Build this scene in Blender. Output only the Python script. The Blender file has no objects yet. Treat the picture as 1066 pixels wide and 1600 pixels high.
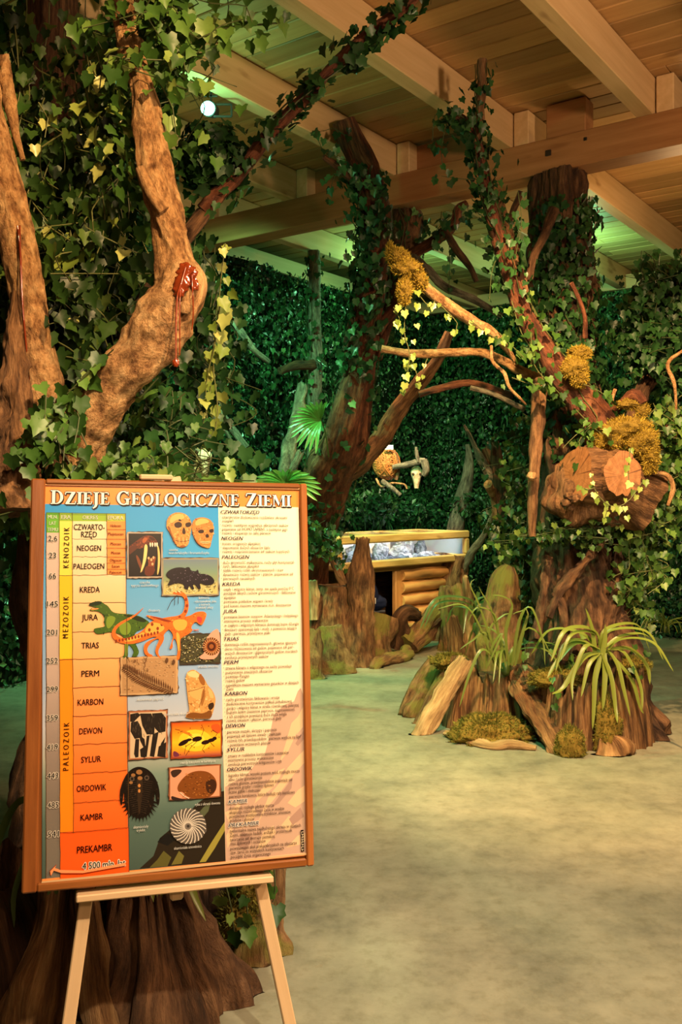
import bpy, math, random
import numpy as np
from mathutils import Vector
from mathutils.geometry import tessellate_polygon

random.seed(4)
R = np.random.default_rng(11)
SC = bpy.context.scene
COL = SC.collection

# ---------------------------------------------------------------- camera
F, CX, HY, CH = 1450.0, 533.0, 770.0, 1.6        # focal length in pixels, principal column, horizon row, eye height
cam_data = bpy.data.cameras.new('camera')
cam_data.sensor_fit = 'VERTICAL'
cam_data.sensor_height = 36.0
cam_data.lens = 36.0 * F / 1600.0
cam_data.shift_y = -(800.0 - HY) / 1600.0
cam_data.clip_start = 0.05
cam = bpy.data.objects.new('camera', cam_data)
COL.objects.link(cam)
cam.location = (0, 0, CH)
cam.rotation_euler = (math.pi / 2, 0, 0)
SC.camera = cam

# ---------------------------------------------------------------- world, exposure
SC.view_settings.view_transform = 'Standard'
SC.view_settings.look = 'None'
SC.view_settings.gamma = 1.0
SC.view_settings.use_curve_mapping = False
SC.view_settings.exposure = 0.28
SC.cycles.use_denoising = True
SC.cycles.max_bounces = 6
SC.cycles.diffuse_bounces = 3
SC.cycles.glossy_bounces = 2
SC.cycles.transmission_bounces = 4
SC.cycles.transparent_max_bounces = 6
SC.cycles.caustics_reflective = False
SC.cycles.caustics_refractive = False
SC.cycles.sample_clamp_indirect = 4.0
W = bpy.data.worlds.new('world')
SC.world = W
W.use_nodes = True
W.node_tree.nodes['Background'].inputs[0].default_value = (1.0, 0.7, 0.42, 1)
W.node_tree.nodes['Background'].inputs[1].default_value = 0.006


def light(kind, name, loc, aim, color, power, size=0.1, angle=60, blend=0.5):
    d = bpy.data.lights.new(name, kind)
    d.color = color
    d.energy = power
    if kind == 'SPOT':
        d.spot_size = math.radians(angle)
        d.spot_blend = blend
        d.shadow_soft_size = size
    elif kind == 'AREA':
        d.size = size
    else:
        d.shadow_soft_size = size
    o = bpy.data.objects.new(name, d)
    COL.objects.link(o)
    o.location = loc
    if aim is not None:
        o.rotation_euler = (Vector(aim) - Vector(loc)).to_track_quat('-Z', 'Y').to_euler()
    return o


WARM = (1.0, 0.62, 0.27)
SOFT = (1.0, 0.81, 0.53)
ROOF = (1.0, 0.64, 0.36)
GREEN = (0.26, 1.0, 0.45)
# track spots of the hall (out of frame, under the ceiling)
light('SPOT', 'board_spot', (0.75, 0.25, 4.0), (-0.55, 2.6, 0.95), SOFT, 480, 0.05, 50, 0.5)
light('SPOT', 'left_tree_spot', (0.75, 0.9, 3.9), (-1.0, 3.45, 2.35), WARM, 780, 0.05, 42, 0.5)
light('SPOT', 'planter_spot', (0.85, 3.7, 4.12), (1.62, 6.0, 1.0), WARM, 1350, 0.05, 76, 0.6)
light('SPOT', 'floor_spot', (1.5, 1.6, 4.1), (1.05, 5.0, 0.0), SOFT, 930, 0.3, 84, 1.0)
light('SPOT', 'stump_spot', (1.0, 7.75, 4.1), (0.35, 9.3, 0.4), WARM, 420, 0.06, 62, 0.6)
light('SPOT', 'nest_spot', (0.55, 8.2, 3.9), (0.68, 9.95, 1.85), SOFT, 560, 0.04, 24, 0.6)
light('SPOT', 'skull_spot', (-1.2, 6.6, 3.7), (-1.18, 8.0, 1.87), SOFT, 240, 0.04, 18, 0.6)
# warm lamps below the joists, washing the roof timbers
light('POINT', 'roof_wash', (3.0, 1.7, 3.0), None, ROOF, 400, 0.2)
light('POINT', 'roof_wash_behind', (0.6, -0.6, 2.6), None, ROOF, 95, 0.25)  # added point standing for bounce and spill on the ceiling
light('POINT', 'roof_wash_far', (2.9, 7.6, 3.3), None, WARM, 40, 0.2)  # added warm fill for the far end
# green floods on the planted walls
light('SPOT', 'green_wall_flood', (-1.25, 6.9, 4.05), (-1.3, 10.0, 0.6), GREEN, 620, 0.08, 104, 0.7)
light('POINT', 'green_corner', (0.75, 10.6, 4.0), None, GREEN, 45, 0.08)
light('POINT', 'green_right', (2.75, 10.4, 4.0), None, GREEN, 34, 0.08)
light('SPOT', 'back_wall_fill', (0.5, 8.4, 4.05), (0.9, 12.2, 1.2), SOFT, 210, 0.06, 60, 0.8)  # added warm fill that takes the teal out of the far hedge
light('SPOT', 'green_floor', (-0.9, 6.0, 4.05), (0.1, 7.0, 0.0), GREEN, 560, 0.08, 80, 0.9)


# ---------------------------------------------------------------- maths
def P(px, py, d):
    """World point seen at pixel (px, py) at distance d along the view axis."""
    return np.array([(px - CX) / F * d, d, CH - (py - HY) / F * d])


def FL(px, py):
    d = CH * F / (py - HY)
    return np.array([(px - CX) / F * d, d, 0.0])


def nrm(a):
    a = np.asarray(a, float)
    return a / np.maximum(np.linalg.norm(a, axis=-1, keepdims=True), 1e-9)


def _hash(ix, iy, iz, seed):
    n = (ix * 374761393 + iy * 668265263 + iz * 1442695041 + seed * 1274126177) & 0xffffffff
    n = ((n ^ (n >> 13)) * 1274126177) & 0xffffffff
    return ((n ^ (n >> 16)) & 0xffff) / 65535.0


def vnoise(p, seed=0):
    p = np.asarray(p, float)
    i = np.floor(p).astype(np.int64)
    f = p - i
    f = f * f * (3 - 2 * f)
    out = 0
    for dx in (0, 1):
        for dy in (0, 1):
            for dz in (0, 1):
                w = (f[..., 0] if dx else 1 - f[..., 0]) * (f[..., 1] if dy else 1 - f[..., 1]) * (f[..., 2] if dz else 1 - f[..., 2])
                out = out + w * _hash(i[..., 0] + dx, i[..., 1] + dy, i[..., 2] + dz, seed)
    return out


def fbm(p, o=3, seed=0):
    s, a, t = 0, 1.0, 0
    for k in range(o):
        s = s + a * vnoise(np.asarray(p) * (2 ** k), seed + k * 17)
        t += a
        a *= 0.5
    return s / t


def spline(pts, step):
    """Catmull-Rom through rows of any width, resampled about every `step` metres (first three columns)."""
    p = np.asarray(pts, float)
    if len(p) == 2:
        n = max(2, int(np.linalg.norm(p[1, :3] - p[0, :3]) / step) + 1)
        return p[0] + (p[1] - p[0]) * np.linspace(0, 1, n)[:, None]
    q = np.vstack([2 * p[0] - p[1], p, 2 * p[-1] - p[-2]])
    out = []
    for k in range(len(p) - 1):
        a, b, c, d = q[k:k + 4]
        n = max(1, int(round(np.linalg.norm(c[:3] - b[:3]) / step)))
        t = np.linspace(0, 1, n, endpoint=False)[:, None]
        out.append(0.5 * (2 * b + (c - a) * t + (2 * a - 5 * b + 4 * c - d) * t ** 2 + (3 * b - a - 3 * c + d) * t ** 3))
    out.append(p[-1:])
    return np.vstack(out)


def frames(path):
    t = nrm(np.gradient(path, axis=0))
    n = np.zeros_like(t)
    up = np.array([0, -1.0, 0]) if abs(t[0][1]) < 0.9 else np.array([1.0, 0, 0])
    n[0] = nrm(up - t[0] * (up @ t[0]))
    for k in range(1, len(t)):
        v = n[k - 1] - t[k] * (n[k - 1] @ t[k])
        n[k] = nrm(v)
    return t, n, np.cross(t, n)


# ---------------------------------------------------------------- mesh accumulator and scene objects
ORG = {}


class G:
    def __init__(self):
        self.V, self.B, self.C, self.F, self.M, self.n = [], [], [], [], [], 0

    def add(self, V, polys, mi=0, bc=None, col=None):
        V = np.asarray(V, float)
        self.V.append(V)
        self.B.append(V if bc is None else np.asarray(bc, float))
        self.C.append(np.tile((1, 1, 1.0), (len(V), 1)) if col is None else np.broadcast_to(np.asarray(col, float), (len(V), 3)))
        for a in polys:
            a = np.asarray(a, np.int64)
            if len(a):
                self.F.append(a + self.n)
                self.M.append(np.full(len(a), mi))
        self.n += len(V)
        return self

    def build(self, name, mats, parent=None, smooth=False, origin=None):
        V = np.concatenate(self.V)
        if parent is not None:
            org = ORG[parent.name]
        elif origin is not None:
            org = np.asarray(origin, float)
        else:
            lo, hi = V.min(0), V.max(0)
            org = np.array([(lo[0] + hi[0]) / 2, (lo[1] + hi[1]) / 2, lo[2]])
        me = bpy.data.meshes.new(name)
        me.vertices.add(len(V))
        me.vertices.foreach_set('co', (V - org).astype(np.float32).ravel())
        lv = np.concatenate([a.ravel() for a in self.F]).astype(np.int32)
        lt = np.concatenate([np.full(len(a), a.shape[1]) for a in self.F])
        me.loops.add(len(lv))
        me.loops.foreach_set('vertex_index', lv)
        me.polygons.add(len(lt))
        me.polygons.foreach_set('loop_start', np.r_[0, np.cumsum(lt)[:-1]].astype(np.int32))
        me.polygons.foreach_set('material_index', np.concatenate(self.M).astype(np.int32))
        me.polygons.foreach_set('use_smooth', np.full(len(lt), bool(smooth)))
        at = me.attributes.new('bc', 'FLOAT_VECTOR', 'POINT')
        at.data.foreach_set('vector', np.concatenate(self.B).astype(np.float32).ravel())
        c = np.concatenate(self.C)
        if (c != 1).any():
            ca = me.attributes.new('col', 'FLOAT_COLOR', 'POINT')
            ca.data.foreach_set('color', np.c_[c, np.ones(len(c))].astype(np.float32).ravel())
        for m in (mats if isinstance(mats, (list, tuple)) else [mats]):
            me.materials.append(m)
        me.update(calc_edges=True)
        me.validate()
        o = bpy.data.objects.new(name, me)
        COL.objects.link(o)
        if parent is not None:
            o.parent = parent
        else:
            o.location = org
        ORG[o.name] = org
        return o


def tag(o, label=None, cat=None, group=None, kind=None):
    for k, v in (('label', label), ('category', cat), ('group', group), ('kind', kind)):
        if v:
            o[k] = v
    return o


def thing(name, label, cat, loc, group=None):
    o = bpy.data.objects.new(name, None)
    o.empty_display_size = 0.1
    COL.objects.link(o)
    o.location = loc
    ORG[o.name] = np.asarray(loc, float)
    return tag(o, label, cat, group)


# ---------------------------------------------------------------- shapes
def box(g, c, ax, h, bev=0.004, mi=0, col=None):
    """Chamfered box: centre, three unit axes, half sizes. bc runs along the longest axis in z."""
    ax = np.asarray(ax, float)
    h = np.asarray(h, float)
    b = min(bev, h.min() * 0.6)
    V, idx = [], {}
    for sx in (-1, 1):
        for sy in (-1, 1):
            for sz in (-1, 1):
                s = np.array([sx, sy, sz])
                for k in range(3):
                    e = h - b
                    e = e.copy()
                    e[k] = h[k]
                    idx[(sx, sy, sz, k)] = len(V)
                    V.append(s * e)
    q, t = [], []
    for k in range(3):
        i, j = (k + 1) % 3, (k + 2) % 3
        for s in (-1, 1):
            f = []
            for a, b2 in ((-1, -1), (1, -1), (1, 1), (-1, 1)):
                v = [0, 0, 0]
                v[k], v[i], v[j] = s, a, b2
                f.append(idx[(*v, k)])
            q.append(f if s > 0 else f[::-1])
        for a in (-1, 1):
            for b2 in (-1, 1):
                v0, v1 = [0, 0, 0], [0, 0, 0]
                v0[k], v0[i], v0[j] = -1, a, b2
                v1[k], v1[i], v1[j] = 1, a, b2
                f = [idx[(*v0, i)], idx[(*v1, i)], idx[(*v1, j)], idx[(*v0, j)]]
                q.append(f if a * b2 > 0 else f[::-1])
    for sx in (-1, 1):
        for sy in (-1, 1):
            for sz in (-1, 1):
                f = [idx[(sx, sy, sz, k)] for k in range(3)]
                t.append(f if sx * sy * sz > 0 else f[::-1])
    L = np.array(V)
    o = np.argsort(h)
    rnd = R.random(3) * 7
    g.add(np.asarray(c) + L @ ax, [np.array(q), np.array(t)], mi, bc=L[:, o] + rnd, col=col)


IDN = np.eye(3)


def beam_axes(a, b, up=(0, 0, 1)):
    z = nrm(np.asarray(b, float) - a)
    y = np.asarray(up, float) - z * (np.asarray(up, float) @ z)
    y = nrm(y)
    return np.array([np.cross(y, z), y, z])


def bar(g, a, b, w, h, up=(0, 0, 1), bev=0.004, mi=0):
    a, b = np.asarray(a, float), np.asarray(b, float)
    box(g, (a + b) / 2, beam_axes(a, b, up), (w / 2, h / 2, np.linalg.norm(b - a) / 2), bev, mi)


def tube(g, pts, seg=14, step=0.05, amp=0.12, fine=26.0, along=6.0, low=0.12, mid=0.16, seed=0, mi=0, cap_mi=None, flat=1.0, taper_end=False, jag=0.0):
    """Bark-covered limb: rows (x, y, z, radius); ridged displacement across the grain."""
    s = spline(pts, step)
    path, rad = s[:, :3], s[:, 3]
    t, n, b = frames(path)
    L = np.r_[0, np.cumsum(np.linalg.norm(np.diff(path, axis=0), axis=1))]
    th = np.linspace(0, 2 * np.pi, seg, endpoint=False)
    Rm = rad.mean()
    c, sn = np.cos(th), np.sin(th)
    bc = np.stack([np.broadcast_to(c * Rm, (len(path), seg)), np.broadcast_to(sn * Rm, (len(path), seg)), np.broadcast_to(L[:, None], (len(path), seg))], -1)
    ridge = .62 * (1 - np.abs(2 * vnoise(bc * np.array([fine, fine, along]), seed) - 1)) + .38 * (1 - np.abs(2 * vnoise(bc * np.array([fine, fine, along]) * 2.3, seed + 9) - 1))
    r = rad[:, None] * (1 + amp * (ridge - 0.6) + mid * 2 * (fbm(bc * np.array([1, 1, .55]) * 1.9 / max(Rm, .03), 3, seed + 31) - .5) + low * 2 * (vnoise(bc * np.array([1.2 / max(Rm, .02), 1.2 / max(Rm, .02), 0.5 / max(Rm, .02)]) * .8, seed + 5) - 0.5))
    if taper_end:
        r[-1] *= 0.3
    V = path[:, None] + r[..., None] * (c[None, :, None] * n[:, None] + flat * sn[None, :, None] * b[:, None])
    if jag:
        k = max(2, int(len(path) * 0.35))
        w = np.clip((np.arange(len(path)) - (len(path) - 1 - k)) / k, 0, 1)
        jg = vnoise(np.stack([c * 2.6, sn * 2.6, 0 * c], -1) + seed, seed + 3) * 0.7 + vnoise(np.stack([c * 9, sn * 9, 0 * c], -1) + seed, seed + 4) * 0.5 - 0.35
        V = V + t[:, None] * (w[:, None] * jg[None] * jag)[..., None]
    m = len(path)
    i = np.arange(m - 1)[:, None] * seg
    j = np.arange(seg)[None]
    jn = (j + 1) % seg
    q = np.stack([i + j, i + jn, i + seg + jn, i + seg + j], -1).reshape(-1, 4)
    V = V.reshape(-1, 3)
    V[:, 2] = np.maximum(V[:, 2], 0.0)
    bcf = bc.reshape(-1, 3)
    g.add(V, [q], mi, bc=bcf)
    # end caps with their own vertices so that sawn faces stay crisp
    for end, e, sgn in ((0, path[0], -1), (m - 1, path[-1], 1)):
        ring = V[end * seg:(end + 1) * seg]
        rl = np.stack([c * rad[end], sn * rad[end], 0 * c], -1)
        ctr = e if not jag or end == 0 else ring.mean(0) - t[end] * jag * 0.5
        CV = np.vstack([ring, [ctr]])
        f = np.stack([np.arange(seg), (np.arange(seg) + 1) % seg, np.full(seg, seg)], -1)
        if sgn < 0:
            f = f[:, ::-1]
        g.add(CV, [f], mi if cap_mi is None or end == 0 else cap_mi, bc=np.vstack([rl, [[0, 0, 0]]]) + (np.array([0, 0, 0]) if cap_mi is None else 0))
    return path, rad


def TP(rows):
    """(px, py, distance, radius in pixels) rows -> (x, y, z, radius)."""
    return [tuple(P(a, b, d)) + (r / F * d,) for a, b, d, r in rows]


def wire(g, pts, r, seg=5, step=0.04, mi=0):
    s = spline(pts, step)
    t, n, b = frames(s[:, :3])
    th = np.linspace(0, 2 * np.pi, seg, endpoint=False)
    rr = np.linspace(r, r * 0.7, len(s))[:, None, None]
    V = s[:, None, :3] + rr * (np.cos(th)[None, :, None] * n[:, None] + np.sin(th)[None, :, None] * b[:, None])
    i = np.arange(len(s) - 1)[:, None] * seg
    j = np.arange(seg)[None]
    jn = (j + 1) % seg
    g.add(V.reshape(-1, 3), [np.stack([i + j, i + jn, i + seg + jn, i + seg + j], -1).reshape(-1, 4)], mi)
    return s


def lump(g, c, rad, amp=0.25, fr=1.6, seed=0, seg=24, rings=14, mi=0, ax=IDN, oct=4, zmin=None):
    th = np.linspace(0, 2 * np.pi, seg, endpoint=False)
    ph = np.linspace(0, np.pi, rings + 1)[1:-1]
    D = np.stack([np.sin(ph)[:, None] * np.cos(th), np.sin(ph)[:, None] * np.sin(th), np.repeat(np.cos(ph)[:, None], seg, 1)], -1).reshape(-1, 3)
    D = np.vstack([D, [[0, 0, 1]], [[0, 0, -1]]])
    k = 1 + amp * 2 * (fbm(D * fr + seed * 3.1, oct, seed) - 0.5)
    V = np.asarray(c) + (D * k[:, None] * np.asarray(rad)) @ np.asarray(ax)
    if zmin is not None:
        V[:, 2] = np.maximum(V[:, 2], zmin)
    m = len(ph)
    i = np.arange(m - 1)[:, None] * seg
    j = np.arange(seg)[None]
    jn = (j + 1) % seg
    q = np.stack([i + j, i + seg + j, i + seg + jn, i + jn], -1).reshape(-1, 4)
    jj = np.arange(seg)
    t1 = np.stack([jj, (jj + 1) % seg, np.full(seg, m * seg)], -1)
    t2 = np.stack([(m - 1) * seg + (jj + 1) % seg, (m - 1) * seg + jj, np.full(seg, m * seg + 1)], -1)
    g.add(V, [q, np.vstack([t1, t2])], mi, bc=V)
    return V


IVY = np.array([(0, .04, 0), (.24, -.12, .05), (.47, .06, .10), (.40, .27, .06), (.47, .50, .09), (.25, .63, .02), (0, 1.0, -.16),
                (-.25, .63, .02), (-.47, .50, .09), (-.40, .27, .06), (-.47, .06, .10), (-.24, -.12, .05), (0, .36, -.07)])
IVYF = [np.array([(k, (k + 1) % 12, 12) for k in range(12)])]
OVAL = np.array([(0, 0, 0), (.30, .5, .10), (0, 1, -.05), (-.30, .5, .10)])
OVALF = [np.array([(0, 1, 2), (0, 2, 3)])]
SPIKE = np.array([(-.05, 0, 0), (.05, 0, 0), (0, 1, 0)])
SPIKEF = [np.array([(0, 1, 2)])]


CLEAR = []          # (column, row, radius, distance): keep loose leaves out of the way of a lamp


def cloud(g, O, N, T, S, kind=(IVY, IVYF), mi=0):
    tpl, fs = kind
    O, N, T = np.asarray(O, float), np.broadcast_to(np.asarray(N, float), (len(O), 3)), np.broadcast_to(np.asarray(T, float), (len(O), 3))
    S = np.broadcast_to(np.asarray(S, float), (len(O),))
    for a, b, r, d in CLEAR:
        u, v = CX + O[:, 0] / O[:, 1] * F, HY - (O[:, 2] - CH) / O[:, 1] * F
        keep = ~((np.hypot(u - a, v - b) < r) & (O[:, 1] < d))
        O, N, T, S = O[keep], N[keep], T[keep], S[keep]
    if not len(O):
        return
    O, N, T = np.asarray(O, float), nrm(N), np.asarray(T, float)
    T = nrm(T - N * (N * T).sum(1, keepdims=True))
    Bx = np.cross(T, N)
    S = np.broadcast_to(np.asarray(S, float), (len(O),))[:, None, None]
    V = O[:, None] + S * (tpl[None, :, 0:1] * Bx[:, None] + tpl[None, :, 1:2] * T[:, None] + tpl[None, :, 2:3] * N[:, None])
    k = len(tpl)
    off = (np.arange(len(O)) * k)[:, None, None]
    g.add(V.reshape(-1, 3), [(f[None] + off).reshape(-1, f.shape[1]) for f in fs], mi)


def ribbon(g, pts, w, up=(0, 0, 1), mi=0, step=0.05, fold=0.25, tip=True):
    s = spline(pts, step)
    t = nrm(np.gradient(s, axis=0))
    side = np.cross(t, np.asarray(up, float))
    bad = np.linalg.norm(side, axis=1) < 0.15
    side[bad] = np.cross(t[bad], [0.3, 0.9, 0.2])
    side = nrm(side)
    nn = np.cross(side, t)
    k = np.linspace(0, 1, len(s))
    ww = w / 2 * np.minimum(1, 0.55 + 2.2 * k) * (np.sqrt(np.clip(1 - k ** 2.2, 0.0, 1)) if tip else 1)
    V = np.stack([s - side * ww[:, None] + nn * (ww * fold)[:, None], s, s + side * ww[:, None] + nn * (ww * fold)[:, None]], 1)
    i = np.arange(len(s) - 1)[:, None] * 3
    j = np.arange(2)[None]
    g.add(V.reshape(-1, 3), [np.stack([i + j, i + j + 1, i + j + 4, i + j + 3], -1).reshape(-1, 4)], mi)


def rdir(n):
    return nrm(R.normal(size=(n, 3)))


def moss_hair(g, V, n, ln, seed=0, mi=0, up=0.4, c=None):
    """Short tufts over the vertices V of a lump."""
    c = V.mean(0) if c is None else c
    k = R.integers(0, len(V), n)
    k2 = R.integers(0, len(V), n)
    O = V[k] + (V[(k + 1) % len(V)] - V[k]) * R.random((n, 1)) * 0.6 + R.normal(size=(n, 3)) * ln * 0.25
    D = nrm(O - c) + rdir(n) * 0.75 + np.array([0, 0, up])
    cloud(g, O, np.cross(nrm(D), rdir(n)), D, ln * R.uniform(.5, 1.3, n), (SPIKE * np.array([2.6, 1, 1]), SPIKEF), mi)


# ---------------------------------------------------------------- materials
def s2l(*c):
    return tuple((x / 255 / 12.92) if x <= 10 else ((x / 255 + 0.055) / 1.055) ** 2.4 for x in c)


class NT:
    def __init__(self, name, rough=0.6, spec=0.4):
        self.m = bpy.data.materials.new(name)
        self.m.use_nodes = True
        self.t = self.m.node_tree
        self.b = self.t.nodes['Principled BSDF']
        self.b.inputs['Roughness'].default_value = rough
        self.b.inputs['Specular IOR Level'].default_value = spec

    def n(self, kind, **kw):
        nd = self.t.nodes.new(kind)
        for k, v in kw.items():
            if k in nd.inputs:
                nd.inputs[k].default_value = v
            else:
                setattr(nd, k, v)
        return nd

    def l(self, a, b):
        self.t.links.new(a, b)

    def coord(self, scale=(1, 1, 1), attr='bc'):
        a = self.n('ShaderNodeAttribute', attribute_name=attr)
        mp = self.n('ShaderNodeMapping')
        mp.inputs['Scale'].default_value = scale
        self.l(a.outputs['Vector'], mp.inputs['Vector'])
        return mp.outputs[0]

    def ramp(self, fac, stops):
        r = self.n('ShaderNodeValToRGB')
        e = r.color_ramp.elements
        while len(e) < len(stops):
            e.new(0.5)
        for x, (p, c) in zip(e, stops):
            x.position = p
            x.color = (*c, 1)
        self.l(fac, r.inputs[0])
        return r.outputs[0]

    def noise(self, vec, scale=1.0, detail=4.0, rough=0.6):
        n = self.n('ShaderNodeTexNoise', Scale=scale, Detail=detail, Roughness=rough)
        self.l(vec, n.inputs['Vector'])
        return n.outputs[0]

    def mix(self, a, b, fac, mode='MIX'):
        m = self.n('ShaderNodeMix', data_type='RGBA', blend_type=mode)
        for s, v in ((m.inputs[0], fac), (m.inputs[6], a), (m.inputs[7], b)):
            if hasattr(v, 'links'):
                self.l(v, s)
            else:
                s.default_value = v if not isinstance(v, tuple) else (*v, 1)[:4]
        return m.outputs[2]

    def bump(self, h, strength=0.5, dist=0.01):
        b = self.n('ShaderNodeBump', Strength=strength, Distance=dist)
        self.l(h, b.inputs['Height'])
        self.l(b.outputs[0], self.b.inputs['Normal'])

    def base(self, c):
        if hasattr(c, 'links'):
            self.l(c, self.b.inputs['Base Color'])
        else:
            self.b.inputs['Base Color'].default_value = (*c, 1)


def plain(name, c, rough=0.6, spec=0.4, metal=0.0):
    m = NT(name, rough, spec)
    m.base(c)
    m.b.inputs['Metallic'].default_value = metal
    return m.m


def bark(name, dark, mid, light, sx=34, sz=5, moss=None, rough=0.75, bump=0.9, spec=0.3, mossfac=0.55):
    m = NT(name, rough, spec)
    v = m.coord((sx, sx, sz))
    f = m.noise(v, 1.0, 8, 0.72)
    fine = m.noise(m.coord((sx * 3.2, sx * 3.2, sz * 3.2)), 1.0, 5, 0.7)
    wv = m.mix(v, m.noise(v, .6, 3), .35)
    vo = m.n('ShaderNodeTexVoronoi', Scale=0.55, feature='DISTANCE_TO_EDGE')
    m.l(wv, vo.inputs['Vector'])
    c = m.ramp(f, [(0.36, dark), (0.5, mid), (0.64, light)])
    c = m.mix(c, m.ramp(fine, [(.36, (.45, .42, .4)), (.56, (1, 1, 1))]), .6, 'MULTIPLY')
    c = m.mix(c, m.ramp(vo.outputs['Distance'], [(0.0, (.42, .38, .36)), (.10, (1, 1, 1))]), .55, 'MULTIPLY')
    if moss:
        f2 = m.noise(m.coord((7, 7, 5)), 1.0, 4, 0.6)
        k = m.ramp(f2, [(mossfac, (0, 0, 0)), (mossfac + .1, (1, 1, 1))])
        c = m.mix(c, moss, k)
    m.base(c)
    mm = m.n('ShaderNodeMath', operation='MULTIPLY_ADD')
    m.l(vo.outputs['Distance'], mm.inputs[0])
    mm.inputs[1].default_value = 0.8
    m.l(f, mm.inputs[2])
    m2 = m.n('ShaderNodeMath', operation='MULTIPLY_ADD')
    m.l(fine, m2.inputs[0])
    m2.inputs[1].default_value = 0.4
    m.l(mm.outputs[0], m2.inputs[2])
    m.bump(m2.outputs[0], bump, 0.035)
    return m.m


def leafm(name, stops, rough=0.35, trans=0.25, spec=0.5):
    m = NT(name, rough, spec)
    g = m.n('ShaderNodeNewGeometry')
    c = m.ramp(g.outputs['Random Per Island'], stops)
    m.base(c)
    tr = m.n('ShaderNodeBsdfTranslucent')
    m.l(c, tr.inputs['Color'])
    mx = m.n('ShaderNodeMixShader')
    mx.inputs[0].default_value = trans
    m.l(m.b.outputs[0], mx.inputs[1])
    m.l(tr.outputs[0], mx.inputs[2])
    m.l(mx.outputs[0], m.t.nodes['Material Output'].inputs[0])
    return m.m


def wood(name, a, b, rough=0.5, island=0.35, sx=18, sz=1.2, knots=True, spec=0.4, bump=0.15):
    m = NT(name, rough, spec)
    v = m.coord((sx, sx, sz))
    f = m.noise(v, 1.0, 5, 0.6)
    c = m.ramp(f, [(0.3, a), (0.7, b)])
    g = m.n('ShaderNodeNewGeometry')
    k = m.ramp(g.outputs['Random Per Island'], [(0, ((1 - island) * .96, (1 - island), (1 - island) * .95)), (.5, (1 - island * .45, 1 - island * .5, 1 - island * .5)), (1, (1.0, 1.0, 1.0))])
    c = m.mix(c, k, 1.0, 'MULTIPLY')
    if knots:
        f2 = m.noise(m.coord((5, 5, 1.6)), 1.0, 3, 0.5)
        k2 = m.ramp(f2, [(0.27, (.35, .22, .12)), (0.34, (1, 1, 1))])
        c = m.mix(c, k2, 0.6, 'MULTIPLY')
    m.base(c)
    m.bump(f, bump, 0.006)
    return m.m


M = {}
M['bark_tan'] = bark('tan_bark', (.20, .085, .03), (.50, .27, .11), (.66, .42, .20), 26, 15, rough=.6, bump=1.0)
M['bark_red'] = bark('red_bark', (.04, .013, .007), (.15, .045, .02), (.28, .11, .05), 26, 6, rough=.6)
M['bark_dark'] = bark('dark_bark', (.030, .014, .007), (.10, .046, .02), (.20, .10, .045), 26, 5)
M['bark_brown'] = bark('brown_bark', (.06, .025, .01), (.20, .095, .038), (.36, .19, .085), 28, 5, rough=.65)
M['bark_moss'] = bark('mossy_bark', (.07, .03, .012), (.22, .115, .045), (.36, .21, .095), 28, 5, moss=(.17, .15, .03), mossfac=.47)
M['bark_grey'] = bark('grey_bark', (.07, .06, .045), (.19, .16, .11), (.33, .29, .20), 30, 8)
M['wood_pale'] = bark('bare_wood', (.22, .12, .05), (.42, .27, .12), (.62, .44, .23), 30, 2.5, bump=.6)
M['wood_rot'] = bark('weathered_wood', (.06, .024, .009), (.23, .11, .04), (.45, .26, .11), 42, 2.4, rough=.7, bump=1.0)
M['wood_lit'] = bark('lit_weathered_wood', (.10, .04, .014), (.34, .17, .062), (.54, .32, .14), 42, 2.4, rough=.7, bump=1.0)  # lighter copy of the weathered wood; the stump's lit look is in the colour
M['soil'] = bark('soil', (.03, .017, .009), (.08, .045, .02), (.15, .09, .04), 20, 20, moss=(.10, .09, .018))


def cutwood():
    m = NT('sawn_face', .6)
    a = m.n('ShaderNodeAttribute', attribute_name='bc')
    ln = m.n('ShaderNodeVectorMath', operation='LENGTH')
    m.l(a.outputs['Vector'], ln.inputs[0])
    nz = m.noise(m.coord((12, 12, 12)), 1, 3)
    ad = m.n('ShaderNodeMath', operation='MULTIPLY_ADD')
    m.l(nz, ad.inputs[0])
    ad.inputs[1].default_value = 0.02
    m.l(ln.outputs['Value'], ad.inputs[2])
    sn = m.n('ShaderNodeMath', operation='SINE')
    mu = m.n('ShaderNodeMath', operation='MULTIPLY')
    m.l(ad.outputs[0], mu.inputs[0])
    mu.inputs[1].default_value = 170
    m.l(mu.outputs[0], sn.inputs[0])
    c = m.ramp(sn.outputs[0], [(0.0, (.27, .118, .043)), (0.8, (.30, .133, .05))])
    nv = m.n('ShaderNodeVectorMath', operation='NORMALIZE')
    m.l(a.outputs['Vector'], nv.inputs[0])
    cr = m.noise(nv.outputs[0], 3.2, 2, .5)
    k = m.ramp(cr, [(.485, (1, 1, 1)), (.5, (.18, .12, .1)), (.515, (1, 1, 1))])
    c = m.mix(c, k, .8, 'MULTIPLY')
    c = m.mix(c, m.ramp(m.noise(m.coord((26, 26, 26)), 1, 5, .7), [(.35, (.6, .55, .5)), (.6, (1, 1, 1))]), .7, 'MULTIPLY')
    m.base(c)
    return m.m


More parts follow.
